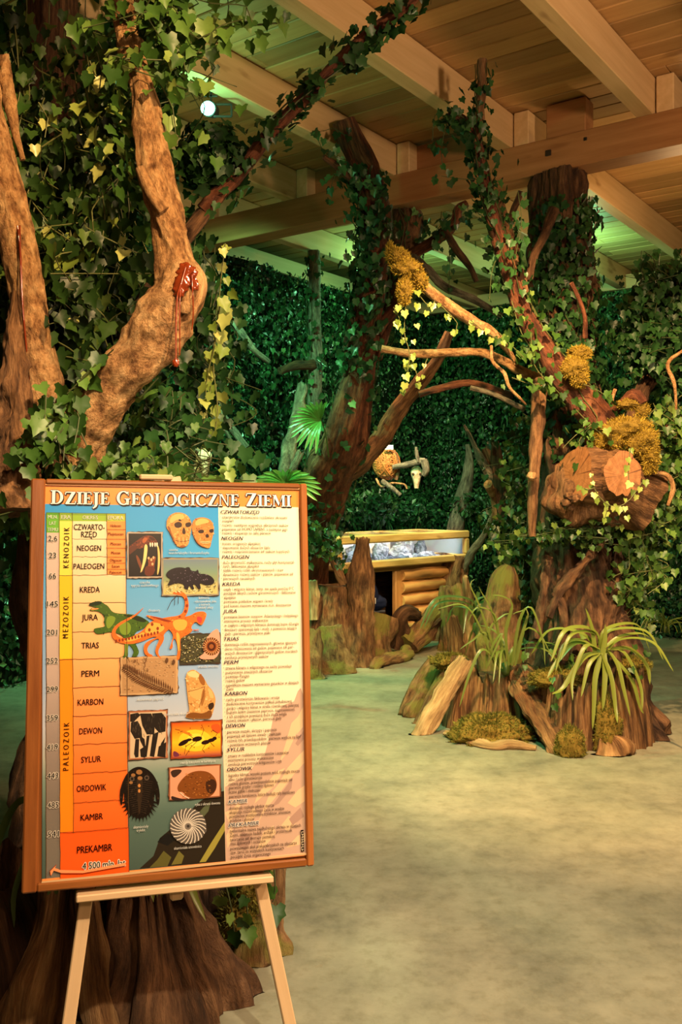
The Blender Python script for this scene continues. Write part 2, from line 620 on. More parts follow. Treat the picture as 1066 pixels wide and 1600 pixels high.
M['cut'] = cutwood()
M['ivy_dark'] = leafm('dark_ivy_leaf', [(0, (.008, .030, .008)), (.6, (.018, .066, .016)), (1, (.035, .11, .025))], .42, .18, .35)  # darker copy of the ivy leaf for unlit sprays, shade put into the colour
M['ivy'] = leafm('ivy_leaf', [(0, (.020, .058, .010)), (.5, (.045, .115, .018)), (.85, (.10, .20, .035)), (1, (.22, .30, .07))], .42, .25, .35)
M['ivy_mid'] = leafm('shaded_ivy_leaf', [(0, (.008, .024, .005)), (.6, (.022, .058, .010)), (.9, (.05, .11, .018)), (1, (.17, .25, .05))], .42, .2, .35)  # darker ivy copy with few bright leaves; shade and highlights are in the colour
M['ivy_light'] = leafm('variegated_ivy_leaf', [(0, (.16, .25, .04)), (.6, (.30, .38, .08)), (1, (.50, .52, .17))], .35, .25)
M['hedge'] = leafm('hedge_leaf', [(0, (.008, .034, .012)), (.6, (.022, .085, .028)), (.92, (.05, .16, .05)), (1, (.14, .28, .10))], .32, .2)
M['strap'] = leafm('strap_leaf', [(0, (.10, .15, .022)), (1, (.26, .30, .05))], .35, .3)
M['strap_dark'] = leafm('dark_strap_leaf', [(0, (.03, .07, .016)), (1, (.09, .14, .03))], .35, .25)
M['strap_mid'] = leafm('green_strap_leaf', [(0, (.05, .085, .014)), (1, (.19, .24, .045))], .35, .3)
M['palm'] = leafm('palm_leaf', [(0, (.05, .20, .03)), (1, (.13, .38, .07))], .35, .3)
M['stem'] = plain('vine_stem', (.045, .06, .018), .6)
M['stem_pale'] = plain('pale_vine_stem', (.11, .12, .04), .6)
M['moss'] = leafm('yellow_moss', [(0, (.20, .13, .014)), (.6, (.42, .29, .035)), (1, (.60, .44, .07))], .8, .3, .2)
M['moss_dark'] = leafm('dark_moss', [(0, (.065, .058, .010)), (.6, (.16, .145, .024)), (1, (.27, .25, .045))], .85, .25, .2)
M['moss_core'] = plain('moss_mat', (.16, .105, .02), .9, .1)
M['flower'] = leafm('white_flower', [(0, (.55, .55, .50)), (1, (.8, .8, .75))], .6, .2)
M['resin'] = plain('red_resin', (.15, .024, .006), .12, .6)
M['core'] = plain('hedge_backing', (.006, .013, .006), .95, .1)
M['plank'] = wood('ceiling_plank', (.46, .255, .095), (.60, .36, .15), .55, .5)
M['joist'] = wood('joist_timber', (.60, .39, .19), (.74, .51, .28), .5, .12)
M['girder'] = wood('girder_timber', (.30, .125, .045), (.43, .20, .08), .5, .1)
M['frame'] = wood('stained_frame', (.22, .062, .014), (.40, .135, .032), .3, .15, 26, 2, False)
M['easel'] = wood('beech_wood', (.62, .40, .22), (.74, .50, .29), .45, .08, 24, 1.5, False)
M['pine'] = wood('peeled_pine', (.58, .36, .10), (.78, .56, .22), .5, .15, 30, 3.5, True)
M['slat'] = wood('cabinet_log', (.46, .23, .075), (.66, .38, .14), .45, .2, 24, 2.5, True)
M['straw'] = wood('woven_straw', (.42, .13, .025), (.62, .25, .06), .6, .3, 30, 3, False)
M['bone'] = bark('old_bone', (.45, .33, .18), (.66, .52, .33), (.8, .68, .48), 20, 14, bump=.3, rough=.5)
M['rock'] = bark('grey_fossil', (.09, .09, .10), (.25, .25, .27), (.46, .46, .48), 22, 22, rough=.6, bump=.6)
M['rock_dark'] = bark('dark_fossil', (.04, .045, .06), (.12, .125, .15), (.26, .27, .30), 22, 22, rough=.5, bump=.6)
M['paper'] = plain('white_card', (.80, .80, .82), .6)
M['ink'] = plain('printed_ink', (.03, .04, .09), .6)
M['panel'] = plain('grey_case_lining', (.24, .25, .29), .7)
M['cloth'] = plain('navy_cloth', (.012, .022, .07), .85, .2)
M['metal'] = plain('black_metal', (.02, .02, .02), .45, .5)
M['steel'] = plain('bolt_steel', (.05, .04, .035), .4, .5, .8)


def glass():
    m = NT('case_glass', .03, .5)
    m.b.inputs['Base Color'].default_value = (1, 1, 1, 1)
    m.b.inputs['Transmission Weight'].default_value = 0
    tr = m.n('ShaderNodeBsdfTransparent')
    gl = m.n('ShaderNodeBsdfGlossy')
    gl.inputs['Roughness'].default_value = 0.03
    mx = m.n('ShaderNodeMixShader')
    lw = m.n('ShaderNodeLayerWeight', Blend=0.5)
    pw = m.n('ShaderNodeMath', operation='POWER')
    m.l(lw.outputs['Facing'], pw.inputs[0])
    pw.inputs[1].default_value = 4.0
    fr = m.n('ShaderNodeMath', operation='MULTIPLY_ADD')
    m.l(pw.outputs[0], fr.inputs[0])
    fr.inputs[1].default_value = 0.18
    fr.inputs[2].default_value = 0.03
    m.l(fr.outputs[0], mx.inputs[0])
    m.l(tr.outputs[0], mx.inputs[1])
    m.l(gl.outputs[0], mx.inputs[2])
    m.l(mx.outputs[0], m.t.nodes['Material Output'].inputs[0])
    return m.m


M['glass'] = glass()


def emit(name, c, k):
    m = NT(name)
    m.base((0, 0, 0))
    m.b.inputs['Emission Color'].default_value = (*c, 1)
    m.b.inputs['Emission Strength'].default_value = k
    return m.m


M['lens'] = emit('lit_green_lens', (.22, 1.0, .62), 9)
M['led'] = emit('lit_led_strip', (.80, .90, 1.0), 4)


def printm():
    m = NT('poster_print', .32, .35)
    a = m.n('ShaderNodeAttribute', attribute_name='col')
    m.base(a.outputs['Color'])
    return m.m


M['print'] = printm()


def floor_mat():
    m = NT('polished_concrete', .3, .45)
    tc = m.n('ShaderNodeTexCoord').outputs['Object']

    def nz(s, d, r=.6):
        n = m.n('ShaderNodeTexNoise', Scale=s, Detail=d, Roughness=r)
        m.l(tc, n.inputs['Vector'])
        return n.outputs[0]
    big, mid, fine = nz(.55, 5), nz(2.4, 8, .68), nz(14, 6, .7)
    c = m.ramp(mid, [(.30, (.145, .142, .105)), (.5, (.25, .24, .175)), (.7, (.34, .32, .235))])
    c = m.mix(c, m.ramp(big, [(.35, (.60, .68, .66)), (.6, (1, 1, 1))]), .8, 'MULTIPLY')
    c = m.mix(c, m.ramp(fine, [(.32, (.70, .68, .62)), (.52, (1, 1, 1))]), .8, 'MULTIPLY')
    st = m.ramp(nz(3.2, 9, .8), [(.60, (0, 0, 0)), (.68, (1, 1, 1))])
    c = m.mix(c, (.12, .10, .07), m.mix((0, 0, 0), st, .45))
    st = m.ramp(nz(5.0, 6, .75), [(.66, (0, 0, 0)), (.74, (1, 1, 1))])
    c = m.mix(c, (.24, .13, .05), m.mix((0, 0, 0), st, .35))
    m.base(c)
    m.l(m.ramp(mid, [(.3, (.52,) * 3), (.7, (.30,) * 3)]), m.b.inputs['Roughness'])
    m.bump(mid, .05, .01)
    return m.m


M['floor'] = floor_mat()
M['wall'] = plain('dark_render', (.035, .032, .028), .9, .2)


# ---------------------------------------------------------------- the hall: axes q along the joists, e across them
EX, QX = np.array([.811, -.585, 0]), np.array([.585, .811, 0])
ZUP = np.array([0, 0, 1.0])


def RM(e, q, z=0.0):
    return e * EX + q * QX + z * ZUP


RAX = np.array([EX, QX, ZUP])
E0, E1, Q0, Q1, ZC = -7.3, 4.2, -3.0, 12.0, 4.46


def struct(o, label=None):
    o['kind'] = 'structure'
    if label:
        o['label'] = label
        o['category'] = label.split()[-1]
    return o


g = G()
box(g, RM((E0 + E1) / 2, (Q0 + Q1) / 2, -.05), RAX, ((E1 - E0) / 2 + .2, (Q1 - Q0) / 2 + .2, .05), .001)
struct(g.build('floor', M['floor'], origin=(0, 0, 0)))
for nm, c, h in (('wall_left', RM(E0 - .1, (Q0 + Q1) / 2, 2.2), (.1, (Q1 - Q0) / 2 + .2, 2.25)), ('wall_right', RM(E1 + .1, (Q0 + Q1) / 2, 2.2), (.1, (Q1 - Q0) / 2 + .2, 2.25)),
                 ('wall_back', RM((E0 + E1) / 2, Q1 + .1, 2.2), ((E1 - E0) / 2, .1, 2.25)), ('wall_front', RM((E0 + E1) / 2, Q0 - .1, 2.2), ((E1 - E0) / 2, .1, 2.25))):
    g = G()
    box(g, c, RAX, h, .001)
    struct(g.build(nm, M['wall']))
# plank ceiling
g = G()
q = Q0 - .1
while q < Q1 + .1:
    w = R.uniform(.185, .20)
    e = E0 - R.random() * 3
    while e < E1 + .1:
        ln = R.uniform(3.4, 4.6)
        box(g, RM(e + ln / 2, q + w / 2, ZC + .015 + R.uniform(-.002, .002)), RAX, (ln / 2 - .001, w / 2 - .0045, .014), .006)
        e += ln
    q += w
box(g, RM((E0 + E1) / 2, (Q0 + Q1) / 2, ZC + .06), RAX, ((E1 - E0) / 2 + .2, (Q1 - Q0) / 2 + .2, .02), .001)
struct(g.build('ceiling', M['plank'], smooth=False))


def timber(name, c, h, m, label):
    g = G()
    box(g, c, RAX, h, .006)
    return struct(g.build(name, m))


for k, e in enumerate((-6.30, -5.25, -4.20, -3.16, -2.10, -1.05, 0.0, 1.05, 2.1)):
    timber('ceiling_joist', RM(e + .06, (Q0 + 6.62) / 2, 4.325), (.06, (6.62 - Q0) / 2, .13), M['joist'], 'joist')
    timber('ceiling_joist', RM(e + .19, (6.42 + Q1) / 2, 4.325), (.06, (Q1 - 6.42) / 2, .13), M['joist'], 'joist')
timber('ceiling_beam', RM((-6.4 + E1) / 2, 6.51, 4.072), ((E1 + 6.4) / 2, .11, .125), M['girder'], 'beam')
timber('trim_1', RM(-2.62, 6.50, 4.32), (.15, .08, .125), M['girder'], 'block')
timber('trim_2', RM(-3.62, 6.57, 4.32), (.39, .03, .125), M['girder'], 'block')
timber('trim_3', RM(-4.64, 6.57, 4.32), (.39, .03, .125), M['girder'], 'block')

timber('trim_4', RM(E0 + .30, (Q0 + Q1) / 2, 4.28), (.05, (Q1 - Q0) / 2, .09), M['joist'], 'plate')
timber('trim_5', RM((E0 + E1) / 2, Q1 - .30, 4.28), ((E1 - E0) / 2, .05, .09), M['joist'], 'plate')


# ---------------------------------------------------------------- planted walls
def hedge(name, label, frame, w, z0, z1, n_ivy, n_small, seed, tufts=12, bulge=.35, fl=0):
    """frame(u, z, off) -> world; u in 0..w. One uncountable mass of leaves on a dark backing."""
    g = G()
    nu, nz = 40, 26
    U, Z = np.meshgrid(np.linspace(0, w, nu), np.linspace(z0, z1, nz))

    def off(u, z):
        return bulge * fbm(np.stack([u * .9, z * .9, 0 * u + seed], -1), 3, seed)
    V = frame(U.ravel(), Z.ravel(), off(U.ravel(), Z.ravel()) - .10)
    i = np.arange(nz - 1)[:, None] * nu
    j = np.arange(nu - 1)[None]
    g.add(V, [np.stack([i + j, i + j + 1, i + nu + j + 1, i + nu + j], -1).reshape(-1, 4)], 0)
    o1 = frame(np.zeros(1), np.zeros(1), np.ones(1)) - frame(np.zeros(1), np.zeros(1), np.zeros(1))
    out = nrm(o1)[0]
    for n, kind, s, mi in ((n_ivy, (IVY, IVYF), .055, 1), (n_small, (OVAL, OVALF), .05, 2)):
        u, z = R.uniform(0, w, n * 2), R.uniform(z0, z1, n * 2)
        msk = fbm(np.stack([u * .8, z * .8, 0 * u + 9 + seed], -1), 2, seed + 1)
        keep = (msk > .5) if mi == 1 else (msk < .58)
        u, z = u[keep][:n], z[keep][:n]
        O = frame(u, z, off(u, z) + R.normal(0, .045, len(u)) - .01)
        N = out + rdir(len(u)) * .85
        T = np.array([0, 0, -1.0]) + rdir(len(u)) * (.6 if mi == 1 else 1.1)
        cloud(g, O, N, T, s * R.uniform(.6, 1.5, len(u)), kind, mi)
    for k in range(tufts):
        u, z = R.uniform(.2, w - .2), R.uniform(z0 + .2, z1 - .2)
        c = frame(np.array([u]), np.array([z]), off(np.array([u]), np.array([z])))[0]
        for _ in range(13):
            d = nrm(out * R.uniform(.3, 1.0) + rdir(1)[0])
            L = R.uniform(.14, .26)
            ribbon(g, [c, c + d * L * .6, c + d * L - ZUP * L * .25], .022, mi=2, step=.06)
    for k in range(fl):
        u, z = R.uniform(.2, w - .2), R.uniform(z0 + .8, z1 - .1)
        c = frame(np.array([u]), np.array([z]), off(np.array([u]), np.array([z])) + .06)[0]
        m = R.integers(2, 5)
        cloud(g, c + R.normal(size=(m * 4, 3)) * .03, out + rdir(m * 4) * .6, rdir(m * 4), .022, (OVAL, OVALF), 3)
    return tag(g.build(name, [M['core'], M['hedge'], M['hedge'], M['flower']], origin=frame(np.array([w / 2]), np.array([z0]), np.zeros(1))[0]), label, 'foliage', None, 'stuff')


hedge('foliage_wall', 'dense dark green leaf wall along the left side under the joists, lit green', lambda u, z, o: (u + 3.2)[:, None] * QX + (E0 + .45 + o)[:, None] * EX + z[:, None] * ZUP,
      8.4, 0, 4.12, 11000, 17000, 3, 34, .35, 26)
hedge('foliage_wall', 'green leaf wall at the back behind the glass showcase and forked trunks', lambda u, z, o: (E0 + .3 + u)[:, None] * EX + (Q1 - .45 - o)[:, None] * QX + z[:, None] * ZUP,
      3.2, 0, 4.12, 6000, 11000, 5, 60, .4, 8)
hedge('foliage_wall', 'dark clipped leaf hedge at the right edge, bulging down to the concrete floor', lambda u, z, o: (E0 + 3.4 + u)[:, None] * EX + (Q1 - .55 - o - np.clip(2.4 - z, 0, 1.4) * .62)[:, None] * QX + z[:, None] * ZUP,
      3.0, 0, 4.1, 5000, 14000, 8, 10, .35)


# ---------------------------------------------------------------- ivy helpers
def ivy(name, label, mats, group=None, cat='ivy', loc=None):
    """Returns (root, stem G, leaf G, finish)."""
    sg, lg = G(), G()

    def finish():
        V = np.concatenate(lg.V)
        o = thing(name, label, cat, (V[:, 0].mean(), V[:, 1].mean(), V[:, 2].min()) if loc is None else loc, group)
        if sg.n:
            sg.build('stem', mats[0], o)
        lg.build('leaves', mats[1], o, smooth=True)
        return o
    return sg, lg, finish


def strand(sg, lg, pts, size, gap, face=(0, -1, .2), r=.003, spread=.03, mi=0, down=1.0, jit=.9):
    """A vine along pts with alternating leaves."""
    s = wire(sg, pts, r, 4, .05)
    s = spline(s[:, :3], gap)
    n = len(s)
    O = s + R.normal(size=(n, 3)) * spread
    N = np.asarray(face, float) + rdir(n) * jit * .8
    T = np.array([0, 0, -1.0]) * down + rdir(n) * .5
    cloud(lg, O, N, T, size * R.uniform(.65, 1.3, n), (IVY, IVYF), mi)


def ivy_on(lg, sg, rows, n, size, spread=.04, t0=0.0, t1=1.0, arc=None, mi=0, strands=3):
    """Leaves hugging a limb given as (x, y, z, r) rows."""
    s = spline(rows, .05)
    path, rad = s[:, :3], s[:, 3]
    t, nn, b = frames(path)
    k = (R.uniform(t0, t1, n) * (len(path) - 1)).astype(int)
    th = R.uniform(0, 2 * np.pi, n) if arc is None else R.uniform(arc[0], arc[1], n)
    D = np.cos(th)[:, None] * nn[k] + np.sin(th)[:, None] * b[k]
    O = path[k] + D * (rad[k] + np.abs(R.normal(0, spread, n)) + .006)[:, None] + t[k] * R.normal(0, .03, (n, 1))
    cloud(lg, O, D + rdir(n) * .65, np.array([0, 0, -1.0]) + rdir(n) * .8, size * R.uniform(.6, 1.35, n), (IVY, IVYF), mi)
    for q in range(strands):
        kk = np.linspace(t0, t1, 12) * (len(path) - 1)
        kk = kk.astype(int)
        a = R.uniform(0, 6.28) + np.cumsum(R.normal(0, .45, 12))
        pts = path[kk] + (np.cos(a)[:, None] * nn[kk] + np.sin(a)[:, None] * b[kk]) * (rad[kk] * 1.08 + .008)[:, None]
        wire(sg, pts, .004, 4, .08)


def curtain(sg, lg, xs, y0, y1, d0, d1, n, size, gap=.05, length=(.5, 1.3), mi=0, sway=.12):
    for k in range(n):
        d = R.uniform(d0, d1)
        px, py = R.uniform(*xs), R.uniform(y0, y1)
        a = P(px, py, d)
        L = R.uniform(*length)
        m = 5
        pts = [a + np.array([R.normal(0, sway * .35) * q, R.normal(0, sway * .3) * q, -L * q / m]) for q in range(m + 1)]
        strand(sg, lg, pts, size, gap, spread=.035, mi=mi)


# ---------------------------------------------------------------- framed poster on the easel
def board_plane():
    px = [(49, 748), (479, 756), (494, 1352), (38, 1396)]
    r = [np.array([(x - CX) / F, 1, -(y - HY) / F]) for x, y in px]
    d = np.r_[1, np.linalg.solve(np.stack([-r[1], r[2], -r[3]], 1), -r[0])]
    p = [r[i] * d[i] for i in range(4)]
    k = 1.09 / np.linalg.norm(p[3] - p[0])
    p = [q * k for q in p]
    u = nrm(p[1] - p[0])
    v = p[3] - p[0]
    v = nrm(v - u * (v @ u))
    n = np.cross(u, v)
    if n[1] > 0:
        n = -n
    return p[0] + np.array([0, 0, CH]), u, v, n


B0, BU, BV, BN = board_plane()


def bd(px, py):
    """(u, v) in metres on the board face for a photo pixel."""
    r = np.array([(px - CX) / F, 1, -(py - HY) / F])
    o = np.array([0, 0, CH])
    t = ((B0 - o) @ BN) / (r @ BN)
    q = o + r * t - B0
    return np.array([q @ BU, q @ BV])


def bw(uv, lift=0.0):
    uv = np.atleast_2d(uv)
    return B0 + uv[:, :1] * BU + uv[:, 1:2] * BV + BN * lift


BH, BWD = bd(38, 1396)[1], bd(479, 756)[0]
floor_t = (B0[2] - 0) / -BV[2]
board = thing('framed_poster', 'framed orange and blue poster of the geological history of the earth, leaning on the easel', 'poster', bw(bd(262, 1375))[0])
fax = np.array([BU, BV, BN])
# frame bars, inner edges measured on the photo
li, ri = bd(66, 1000)[0], bd(472.5, 1000)[0]
ti, bi = bd(262, 760)[1], bd(262, 1361)[1]
fg = G()
for a, b, c, d in ((0, li, 0, BH), (ri, BWD, 0, BH), (li, ri, 0, ti), (li, ri, bi, BH)):
    box(fg, bw(((a + b) / 2, (c + d) / 2), -.006)[0], fax, ((b - a) / 2, (d - c) / 2, .013), .004)
fg.build('frame', M['frame'], board)
bg = G()
box(bg, bw((BWD / 2, BH / 2), -.0125)[0], fax, (BWD / 2 - .003, BH / 2 - .003, .004), .001)
bg.build('backing_board', M['frame'], board)


class Print:
    """Flat coloured shapes printed on the poster, given in photo pixels; later shapes lie above earlier ones."""

    def __init__(self, lift):
        self.g, self.k = G(), lift

    def up(self):
        self.k += 1.6e-5
        return self.k

    def poly(self, pts, c, grad=None):
        uv = np.array([bd(*p) for p in pts])
        return self.uvpoly(uv, c, grad)

    def uvpoly(self, uv, c, grad=None):
        uv = np.asarray(uv, float)
        f = tessellate_polygon([[Vector((a, b, 0)) for a, b in uv]])
        if not f:
            return
        f = np.array(f)
        a, b, d = uv[f[:, 0]], uv[f[:, 1]], uv[f[:, 2]]
        fl = ((b - a)[:, 0] * (d - a)[:, 1] - (b - a)[:, 1] * (d - a)[:, 0]) > 0
        f[fl] = f[fl][:, ::-1]
        col = np.tile(s2l(*c), (len(uv), 1))
        self.g.add(bw(uv, self.up()), [f], 0, col=col)

    def quadgrad(self, x0, y0, x1, y1, stops, x0b=None, x1b=None):
        """Vertical multi-stop blend between two slanted edges (photo pixels)."""
        ks = sorted({0.0, 1.0} | {s[0] for s in stops})
        lf = self.up()
        V, C, Fq = [], [], []
        for i, k in enumerate(ks):
            cc = np.array([np.interp(k, [s[0] for s in stops], [s2l(*s[1])[q] for s in stops]) for q in range(3)])
            y = y0 + (y1 - y0) * k
            a = x0 + ((x0b if x0b is not None else x0) - x0) * k
            b = x1 + ((x1b if x1b is not None else x1) - x1) * k
            v = bd(0, y)[1] if False else None
            V += [bw(bd(a, y), lf)[0], bw(bd(b, y + self.sl(y) * (b - a)), lf)[0]]
            C += [cc, cc]
            if i:
                Fq.append((2 * i - 2, 2 * i, 2 * i + 1, 2 * i - 1))
        self.g.add(V, [np.array(Fq)], 0, col=np.array(C))

    @staticmethod
    def sl(y):
        """Photo slope of the poster's horizontals at row y."""
        return 0.0186 - (y - 752) / (1374 - 752) * 0.115

    def soft(self, pts, c):
        """Rounded outline: two rounds of corner cutting."""
        p = np.array(pts, float)
        for _ in range(2):
            n = np.roll(p, -1, 0)
            p = np.stack([.75 * p + .25 * n, .25 * p + .75 * n], 1).reshape(-1, 2)
        self.poly([tuple(q) for q in p], c)
        self.last = p

    def mottle(self, n, cols, r=(.7, 2.0), asp=.7):
        """Blotches inside the outline drawn last with soft()."""
        p = self.last
        lo, hi = p.min(0), p.max(0)
        k0 = self.up()
        for k in range(n):
            q = lo + (hi - lo) * R.random(2)
            x, y = p[:, 0], p[:, 1]
            x2, y2 = np.roll(x, -1), np.roll(y, -1)
            cr = ((y > q[1]) != (y2 > q[1])) & (q[0] < (x2 - x) * (q[1] - y) / (y2 - y + 1e-9) + x)
            if cr.sum() % 2:
                self.k = k0 + (k % 3) * 8e-6
                a = R.uniform(*r)
                self.ell(*q, a, a * asp, cols[k % len(cols)], 7, R.uniform(0, 180))
        self.k = k0 + 4e-5

    def rect(self, x0, y0, x1, y1, c):
        """Rectangle square to the poster: left edge x0 from y0 to y1, right edge x1."""
        self.poly([(x0, y0), (x1, y0 + self.sl(y0) * (x1 - x0)), (x1, y1 + self.sl(y1) * (x1 - x0)), (x0, y1)], c)

    def line(self, pts, w, c):
        p = np.array([bd(*q) for q in pts])
        s = w / F * 2.5
        for a, b in zip(p[:-1], p[1:]):
            t = nrm(b - a)
            n = np.array([-t[1], t[0]]) * s / 2
            self.uvpoly([a + n - t * s * .3, b + n + t * s * .3, b - n + t * s * .3, a - n - t * s * .3], c)

    def ell(self, x, y, rx, ry, c, n=20, rot=0.0, a0=0, a1=360):
        th = np.radians(np.linspace(a0, a1, n, endpoint=(a1 - a0) < 360))
        ca, sa = math.cos(math.radians(rot)), math.sin(math.radians(rot))
        self.poly([(x + rx * math.cos(t) * ca - ry * math.sin(t) * sa, y + rx * math.cos(t) * sa + ry * math.sin(t) * ca) for t in th], c)

    def ragged(self, x0, y0, x1, y1, frame_c, inner_c, line_c=(70, 45, 30), b=3.0):
        """A torn-edge photo print."""
        def edge(o, j):
            pts = []
            A = [(x0 - o, y0 - o), (x1 + o, y0 - o + self.sl(y0) * (x1 - x0)), (x1 + o, y1 + o + self.sl(y1) * (x1 - x0)), (x0 - o, y1 + o)]
            for k in range(4):
                a, c = np.array(A[k]), np.array(A[(k + 1) % 4])
                for q in np.linspace(0, 1, 12, endpoint=False):
                    pts.append(tuple(a + (c - a) * q + R.normal(0, j, 2)))
            return pts
        self.poly(edge(b, .5), line_c)
        self.poly(edge(b - .8, .45), frame_c)
        self.rect(x0, y0, x1, y1, inner_c)

    def build(self, name, parent):
        return self.g.build(name, M['print'], parent)


TEXTQ = []


def text(pr, s, x0, y, x1, h, c, bold=.0, shear=0.0, up=False, y_end=None, outline=None):
    """Queue lettering: left end x0, vertical middle y at the left, right end x1 (photo pixels), letter height h."""
    TEXTQ.append((pr, s, x0, y, x1, h, c, bold, shear, up, y_end, outline))


def flush_text():
    obs = []
    for q in TEXTQ:
        cu = bpy.data.curves.new('lettering', 'FONT')
        cu.body = q[1]
        cu.resolution_u = 2
        cu.shear = q[8]
        cu.fill_mode = 'FRONT' if hasattr(cu, 'fill_mode') and False else cu.fill_mode
        o = bpy.data.objects.new('lettering', cu)
        COL.objects.link(o)
        obs.append(o)
    bpy.context.view_layer.update()
    dg = bpy.context.evaluated_depsgraph_get()
    for o, (pr, s, x0, y, x1, h, c, bold, shear, up, y_end, outline) in zip(obs, TEXTQ):
        me = o.evaluated_get(dg).to_mesh()
        n = len(me.vertices)
        co = np.empty(n * 3)
        me.vertices.foreach_get('co', co)
        co = co.reshape(-1, 3)
        me.calc_loop_triangles()
        tri = np.empty(len(me.loop_triangles) * 3, np.int32)
        me.loop_triangles.foreach_get('vertices', tri)
        tri = tri.reshape(-1, 3)
        o.evaluated_get(dg).to_mesh_clear()
        if not n:
            continue
        caps = any(ch.isupper() or ch.isdigit() for ch in s)
        xmin, xmax = co[:, 0].min(), co[:, 0].max()
        cap = 0.73 if caps and s.upper() == s else 0.73
        a = bd(x0, y)
        if not up:
            wd = bd(x1, y + Print.sl(y) * (x1 - x0))[0] - a[0]
            hh = h / F * 2.45
            U = a[0] + (co[:, 0] - xmin) / (xmax - xmin) * wd
            Vv = a[1] + hh / 2 - co[:, 1] / cap * hh
        else:
            L = bd(x0, y)[1] - bd(x0, y_end)[1]
            hh = h / F * 2.45
            Vv = a[1] - (co[:, 0] - xmin) / (xmax - xmin) * L
            U = a[0] + hh / 2 - co[:, 1] / cap * hh
        uv = np.stack([U, Vv], 1)
        if outline:
            oc, ow = outline
            d = ow / F * 2.45
            lf = pr.k + 2e-5
            for k in range(8):
                v = d * np.array([math.cos(k * .785), math.sin(k * .785)])
                pr.g.add(bw(uv + v, lf + k * 1e-7), [tri], 0, col=s2l(*oc))
        for e in ((0,) if bold < .012 else (-.9, -.45, 0, .45, .9)):
            pr.g.add(bw(uv + np.array([0, e * bold * hh] if up else [e * bold * hh, 0]), pr.k + 6e-5), [tri], 0, col=s2l(*c))
    for o in obs:
        cu = o.data
        bpy.data.objects.remove(o)
        bpy.data.curves.remove(cu)
    TEXTQ.clear()


# --- ground of the poster
pp = Print(-.0040)
L0 = lambda y: 66.5 - (y - 756) * .002
pp.quadgrad(67, 757, 464, 1378, [(0, (238, 150, 78)), (.02, (238, 142, 66)), (.045, (240, 138, 56)), (.051, (240, 150, 80))], 65.5, 484)
pp.quadgrad(67, 787, 466, 1374, [(0, (36, 148, 214)), (.12, (60, 160, 216)), (.3, (110, 170, 216)), (.45, (150, 178, 212)), (.6, (186, 190, 200)), (.68, (170, 172, 160)), (.74, (122, 142, 128)), (.85, (84, 106, 96)), (1, (70, 88, 80))], 65.5, 483.5)
pp.poly([(66.5, 757), (468, 764), (468, 795), (66.8, 786)], (240, 140, 60))
# dark reef and green weed at the foot
pp.poly([(218, 1358), (240, 1338), (250, 1310), (246, 1318), (262, 1300), (285, 1280), (310, 1255), (330, 1240), (352, 1236), (354, 1346)], (42, 34, 24))
pp.poly([(234, 1356), (246, 1344), (256, 1330), (268, 1340), (262, 1354)], (92, 88, 42))
pp.poly([(312, 1348), (330, 1318), (352, 1284), (353, 1296), (336, 1326), (322, 1347)], (150, 140, 62))
pp.poly([(268, 1352), (280, 1330), (288, 1338), (284, 1350)], (110, 104, 50))
pp.poly([(306, 1276), (318, 1262), (330, 1252), (326, 1268), (312, 1284)], (86, 92, 66))
pp.poly([(246, 1316), (262, 1302), (276, 1312), (262, 1322)], (26, 24, 22))
# cream text column with the brown cliff behind
pp.quadgrad(341.5, 791, 467, 1347, [(0, (246, 236, 204)), (.5, (246, 224, 190)), (1, (226, 190, 156))], 353, 482)
cl = (196, 160, 138)
pp.poly([(470.5, 1075), (474, 1085), (482, 1332), (353, 1346), (352, 1230), (366, 1222), (384, 1214), (398, 1196), (414, 1180), (422, 1150), (428, 1118), (444, 1102), (460, 1096), (466, 1080)], cl)
for a in ([(474, 1105), (466, 1120), (456, 1130), (446, 1165), (438, 1190), (450, 1176), (462, 1150), (476, 1120)], [(478, 1170), (468, 1180), (450, 1200), (436, 1225), (420, 1245), (404, 1285), (418, 1262), (440, 1236), (460, 1210), (478, 1190)],
          [(446, 1200), (432, 1206), (420, 1222), (404, 1240), (398, 1256), (414, 1242), (430, 1228)], [(480, 1225), (466, 1235), (450, 1255), (462, 1262), (480, 1250)], [(352, 1270), (366, 1262), (380, 1248), (372, 1270), (358, 1286)],
          [(398, 1262), (388, 1272), (376, 1296), (392, 1284), (402, 1272)], [(481, 1300), (466, 1306), (448, 1325), (470, 1320), (482, 1312)], [(428, 1290), (412, 1300), (402, 1330), (416, 1322), (432, 1302)], [(362, 1290), (354, 1306), (356, 1326), (366, 1306)],
          [(468, 1128), (474, 1124), (474, 1136), (464, 1148)], [(452, 1275), (440, 1290), (450, 1300), (464, 1286)]):
    pp.poly(a, (222, 186, 146))
for a in ([(458, 1215), (440, 1240), (424, 1262), (436, 1256), (456, 1232)], [(380, 1300), (370, 1320), (384, 1330), (396, 1310)], [(476, 1140), (462, 1162), (466, 1166), (478, 1152)], [(470, 1262), (452, 1280), (458, 1290), (476, 1276)]):
    pp.poly(a, (172, 136, 120))
